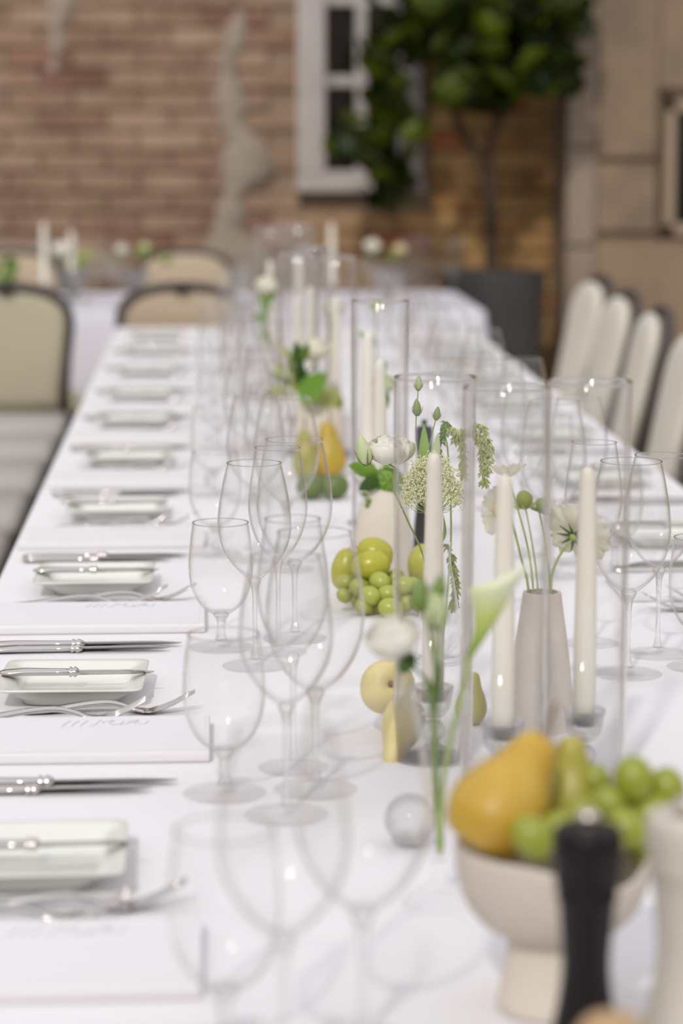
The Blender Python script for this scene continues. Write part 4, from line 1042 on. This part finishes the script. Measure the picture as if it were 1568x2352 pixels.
# --- more bud vases along the middle and on the cross table
bv_prof = hollow([(0.024, 0), (0.0265, 0.003), (0.0245, 0.03), (0.019, 0.08), (0.0145, 0.12), (0.0135, 0.13)], .0025)
def bud_group(label_v, label_f, px, top, Y, mat_f, base_z=T, R=.024, vm=beige, leaf=leaf_b, nleaf=6):
    q = A(px, top, Y); o_ = Vector((q.x, Y, base_z))
    vase('bud_vase', label_v, o_, bv_prof, vm, 24)
    f = flower('rose', label_f, 'flower', o_); zc = q.z-base_z-R*1.6
    stem(f, [(0, 0, .04), (.003, 0, .10), (0, 0, zc)], .0016)
    rose(f, (0, 0, zc), (.1, -.1, 1), R, mat_f, int(px))
    for i in range(nleaf): put_leaf(f, (0, 0, .12+(zc-.12)*i/max(1, nleaf)), (gr.uniform(-1, 1), gr.uniform(-1, 1), .8), .010, .04, .3, leaf, gr.uniform(0, 3))
bud_group('beige bud vase left of the far candle trio', 'cream rose over green leaves left of the far candle trio', 610, 636, 5.42, petal_c, nleaf=12)
bud_group('beige bud vase behind the halfway candle trio', 'cream rose beside the right shade of the halfway trio', 762, 690, 4.98, petal_c, nleaf=4)
bud_group('beige bud vase right of the single candle shade', 'pale green rose right of the single candle shade', 880, 862, 3.75, petal_g, R=.018, nleaf=3)
bud_group('beige bud vase just behind the single candle shade', 'small green rose just behind the single candle shade', 862, 690, 4.28, floret_m, R=.012, nleaf=3)

bowl_p = hollow([(0.018, 0), (0.020, 0.002), (0.012, 0.012), (0.012, 0.02), (0.034, 0.045), (0.055, 0.085), (0.062, 0.112)], .003)
def bowl_bunch(px, Y, lab, cols):
    q = A(px, 660, Y); o_ = Vector((q.x, Y, T))
    vase('glass_bowl', f'pale bluish footed glass bowl, {lab}', o_, bowl_p, frost_m, 28, 'bowl')
    for k, (dx, pyy, m_, R) in enumerate(cols):
        z = A(px+dx, pyy, Y).z-T
        nm = ('cream', 'pale green', 'second cream')[k]
        f = flower('rose', f'{nm} rose in the glass bowl, {lab}', 'flower', o_)
        xx = A(px+dx, pyy, Y).x-q.x
        stem(f, [(0, 0, .02), (xx*.5, 0, .08), (xx, 0, z-R)], .0016)
        rose(f, (xx, 0, z-R), (.1, -.1, 1), R, m_, k+int(px))
        for i in range(3): put_leaf(f, (xx, 0, z-R*1.1), (gr.uniform(-1, 1), gr.uniform(-1, 1), .2), .014, .045, .3, leaf_b, gr.uniform(0, 3))
bowl_bunch(165, 8.85, 'leftmost on cross table', [(-25, 570, petal_w, .034), (30, 585, floret_m, .028)])
bowl_bunch(305, 8.85, 'between the two chairs on cross table', [(-26, 572, petal_c, .026), (27, 566, petal_g, .022), (70, 592, floret_m, .018)])
bowl_bunch(890, 8.80, 'rightmost on cross table', [(-36, 562, petal_c, .030), (26, 570, yolk_m, .024)])
f = flower('green_posy', 'dark green posy above the left chair back', 'greenery', A(10, 690, 8.6)*1); f.location.z = T
for i in range(40): put_leaf(f, (gr.uniform(-.06, .05), gr.uniform(-.04, .04), .02+gr.uniform(0, .13)), (gr.uniform(-1, 1), gr.uniform(-1, 1), gr.uniform(.2, 1)), .014, .05, .2, leaf_b if i % 3 else leaf_d, gr.uniform(0, 3))
k = 0
for px, Y in ((196, 8.50), (262, 8.52), (640, 8.6), (700, 8.55), (930, 8.6), (965, 8.75), (990, 8.55), (1040, 8.6)):
    q = A(px, 700, Y); pr = (gob, big, gob, big, red, big, gob, red)[k]
    kd = {gob.name: 'water goblet', big.name: 'burgundy wine glass', red.name: 'red wine glass'}[pr.name]
    place(pr, (q.x, Y, T), 0, f'blurred clear {kd}, {ORD[k] if k else "first"} glass from the left on cross table', 'glasses on the cross table'); k += 1

# ================================================================ CHAIRS
def back_outline(hw=0.20, z0=0.0, z1=0.42, n=18):
    pts = [(-hw*.86, z0), (-hw*.93, z0+(z1-z0)*.4), (-hw, z1*.68)]
    for i in range(n+1):
        a = pi - pi*i/n; pts.append((hw*math.copysign(abs(c(a))**.8, c(a)), z1*.72+(z1*.28)*abs(s(a))**.85))
    pts += [(hw, z1*.68), (hw*.93, z0+(z1-z0)*.4), (hw*.86, z0)]
    return pts
def chair_proto(fab, name='banquet_chair', hw=.20, fr=.0135, fo=-.006):
    t = thing(name, 'x', 'chair')                 # the sitter faces +Y; origin on the ground under the seat's middle
    s0 = 0.21
    # seat pad
    v, f = box(-s0, s0, -0.20, 0.22, 0.445, 0.50, 0.018); put('seat', mesh('seat', v, f, fab), t)
    v, f = box(-s0+.01, s0-.01, -0.20, 0.21, 0.42, 0.445, 0.004); put('seat_frame', mesh('seat_frame', v, f, frame_m, False), t)
    tilt = Matrix.Translation((0, -0.205, 0.47)) @ Matrix.Rotation(0.21, 4, 'X')
    ol = back_outline(hw)
    # pad: puffed between outline rings
    vs, fs = [], []; n = len(ol); cx_, cz_ = 0, 0.22
    for d, k in ((-.004, .72), (-.004, .88), (.002, .93), (.012, .93), (.022, .86), (.027, .68)):
        for x, z in ol: vs.append((cx_+(x-cx_)*k, d, cz_+(z-cz_)*k))
    for i in range(5):
        for k in range(n): fs.append((i*n+k, i*n+(k+1) % n, (i+1)*n+(k+1) % n, (i+1)*n+k))
    fs.append(tuple(range(n))[::-1]); fs.append(tuple(5*n+k for k in range(n)))
    put('back_pad', mesh('back_pad', *xf((vs, fs), tilt), fab), t)
    path = [(x, fo, z) for x, z in ol]
    put('back_frame', mesh('back_frame', *xf(sweep(path, fr, 8, up=(0, 1, 0)), tilt), frame_m), t)
    put('back_rail', mesh('back_rail', *xf(sweep([(-.17, 0, -.004), (.17, 0, -.004)], .011, 8), tilt), frame_m), t)
    put('grip', mesh('grip', *xf(ball(.022, 12, 8, (1.3, .5, .7), (0, -.016, .41)), tilt), black_m), t)
    for sx_ in (-1, 1):
        put('leg', mesh('leg', *sweep([(sx_*.17, .19, .43), (sx_*.185, .215, 0)], .0115, 8), frame_m), t)
        put('leg', mesh('leg', *sweep([(sx_*.172, -.205, .47), (sx_*.18, -.20, .30), (sx_*.185, -.27, 0)], .0115, 8), frame_m), t)
    put('stretcher', mesh('stretcher', *sweep([(-.178, -.0, .22), (.178, -.0, .22)], .008, 6), frame_m), t)
    for sx_ in (-1, 1):
        put('stretcher', mesh('stretcher', *sweep([(sx_*.178, .203, .22), (sx_*.181, -.225, .22)], .008, 6), frame_m), t)
    return snap(t)
chA = chair_proto(fabric_m); chB = chair_proto(fabric_w, hw=.175, fr=.017, fo=-.020); chC = chair_proto(fabric_shade); chD = chair_proto(pmat('grey_white_fabric', (0.46, 0.435, 0.405, 1), 0.9, spec=0.1))
q = A(28, 640, 7.95); place(chA, (q.x, 7.98, 0), 0, 'cream-backed dark framed chair at the left edge facing the cross table', 'chairs before the cross table')
q = A(430, 640, 7.95); place(chC, (q.x-.015, 7.98, 0), 0, 'dark framed chair with shade-toned tan back beyond the far end of long table', 'chairs before the cross table')
for px, nm in ((20, 'left'), (425, 'middle')):
    q = A(px, 590, 9.8); copy_thing(chC, (q.x, 9.68, 0), pi, f'{nm} chair behind the cross table against the brick wall', 'chairs behind the cross table')
# right row: sitters face the table (-X)
for i, (px, py, lab) in enumerate(((1378, 606, 'farthest, in shade'), (1440, 654, 'second from the wall'), (1512, 684, 'third from the wall'), (1605, 728, 'nearest, cut by the right edge'))):
    Yc = (7.93, 7.20, 6.55, 5.80)[i]; q = A(px, py, Yc)
    rz = pi/2 + (0.12, .05, -.02, 0)[i]
    place(chB, (q.x-.30, Yc, 0), rz, f'pale upholstered chair of the right row, {lab}', 'chairs along the right side')
for i, Yc in enumerate((5.02, 5.60, 6.18, 6.75, 7.30)):
    nm = ('nearest', 'second', 'third', 'fourth', 'farthest')[i]
    place(chD, (-0.655, Yc, 0), -pi/2, f'pale seated chair tucked in along the left side, {nm} in view', 'chairs along the left side')

# ================================================================ PLANTER AND VINE
PY = 9.75
q0 = A(1010, 620, PY); q1_ = A(1255, 620, PY); pr_ = (q1_.x-q0.x)/2; pcx = (q0.x+q1_.x)/2; pz = A(1130, 622, PY).z
pot = thing('planter', 'tall charcoal round planter against the brick wall', 'planter', (pcx, PY, 0))
put('pot', mesh('pot', *lathe([(0, 0), (pr_*.80, 0), (pr_*.82, .01), (pr_, pz-.01), (pr_, pz), (pr_-.02, pz), (pr_-.03, pz-.06), (0, pz-.06)], 48), pot_m, True), pot)
put('soil', mesh('soil', *lathe([(0, pz-.055), (pr_-.032, pz-.055), (pr_-.034, pz-.058)], 24), soil_m), pot)
tree = thing('climbing_vine', 'green leafed climbing vine growing from the charcoal planter', 'vine', (pcx, PY, pz-.05))
TL = loc_of((pcx, PY, pz-.05)); TY = 9.80
def limb(nm, pts, r0, r1):
    P_ = spline(pts, 5); n = len(P_); put(nm, mesh(nm, *sweep(P_, [r0+(r1-r0)*i/n for i in range(n)], 9), bark_m), tree)
limb('trunk', [(0, 0, -.01), TL(1128, 560, PY+.1), TL(1126, 470, TY), TL(1120, 400, TY), TL(1100, 345, TY)], .034, .026)
limb('branch', [TL(1110, 365, TY), TL(1060, 300, TY), TL(1030, 200, TY), TL(1000, 60, TY), TL(960, -60, TY)], .022, .010)
limb('branch', [TL(1112, 370, TY), TL(1135, 300, TY), TL(1170, 200, TY), TL(1200, 80, TY), TL(1215, -80, TY)], .022, .010)
limb('branch', [TL(1000, 80, TY), TL(930, 130, TY), TL(890, 230, TY), TL(880, 340, TY), TL(895, 440, TY)], .008, .004)
vs, fs = [], []
def vine_leaf():
    pts = []
    for k in range(20):
        a = 2*pi*k/20+pi/2; r = .5+.16*abs(c(2.5*(a-pi/2)))+.06*c(a-pi/2)
        pts.append((r*c(a), r*s(a)+.4, .08*abs(c(a))-.10*(s(a)*.5)**2))
    vs = [(0, .35, .03)]+pts+[(x, y, z-.012) for x, y, z in pts]
    fs = [(0, 1+k, 1+(k+1) % 20) for k in range(20)]+[(1+k, 21+k, 21+(k+1) % 20, 1+(k+1) % 20) for k in range(20)]
    return vs, fs
vl = mesh('leaf', *vine_leaf(), leaf_v); vr = random.Random(21)
clumps = [(960, 60, 60, 70, 22), (1010, 20, 60, 60, 22), (1060, 110, 60, 70, 26), (1075, 190, 50, 45, 26), (1140, 60, 60, 70, 26), (1200, 90, 60, 70, 28), (1230, 20, 55, 60, 24), (1260, 150, 50, 45, 22), (1300, 180, 25, 35, 8), (1280, 40, 40, 70, 18), (1120, 200, 50, 40, 14), (905, 120, 40, 50, 12), (1240, 200, 40, 30, 8),
          (900, 230, 40, 60, 14), (860, 330, 50, 40, 14), (880, 390, 40, 40, 14), (893, 450, 18, 35, 10), (895, 480, 10, 18, 5), (1070, 235, 45, 35, 16), (1130, 240, 40, 30, 10), (940, 290, 30, 30, 8), (800, 360, 35, 25, 6), (880, 150, 20, 30, 6)]
pos = []
for (x, y, wx, wy, n_) in clumps:
    for i in range(n_):
        pos.append((x+vr.gauss(0, wx*.55), y+vr.gauss(0, wy*.55), (9.78 if x < 1240 else 9.68)+vr.uniform(-.20, .20 if x < 1240 else .04)))
vr.shuffle(pos)
stuffp = []
for i, (x, y, Y) in enumerate(pos):
    p = TL(x, y, Y); sz = vr.uniform(.075, .125)
    M = Matrix.Translation(p) @ Matrix.Rotation(vr.uniform(0, 6.28), 4, 'Z') @ Matrix.Rotation(vr.uniform(1.9, 2.9), 4, 'X') @ Matrix.Rotation(vr.uniform(-.6, .6), 4, 'Y') @ Matrix.Diagonal((sz, sz, sz, 1))
    put('leaf', vl, tree, M=M) if i < 290 else stuffp.append(xf(vine_leaf(), M))
for i in range(240):                               # crown above the picture and at the back of the hanging parts
    x, y = vr.uniform(880, 1340), vr.uniform(-330, 120)
    if vr.random() < .35: x, y = vr.choice(pos)[:2]
    p = TL(x, y, TY+vr.uniform(-.15, .30) if x < 1200 else 9.62+vr.uniform(-.15, .05)); sz = vr.uniform(.07, .12)
    stuffp.append(xf(vine_leaf(), Matrix.Translation(p) @ Matrix.Rotation(vr.uniform(0, 6.28), 4, 'Z') @ Matrix.Rotation(vr.uniform(1.6, 3.0), 4, 'X') @ Matrix.Diagonal((sz, sz, sz, 1))))
o = put('foliage', mesh('foliage', *join(*stuffp), leaf_v), tree); o['kind'] = 'stuff'

# protos that were never placed must not linger at the origin
for pr in (gob, red, big, whi, plate, napk, menu, kn_d, kn_s, kn_b, fk_d, fk_s, cyl, cand, hold, chA, chB, chC, chD):
    if pr.name not in used:
        for k_, gs in KIDS[pr.name]: bpy.data.objects.remove(k_)
        bpy.data.objects.remove(pr)
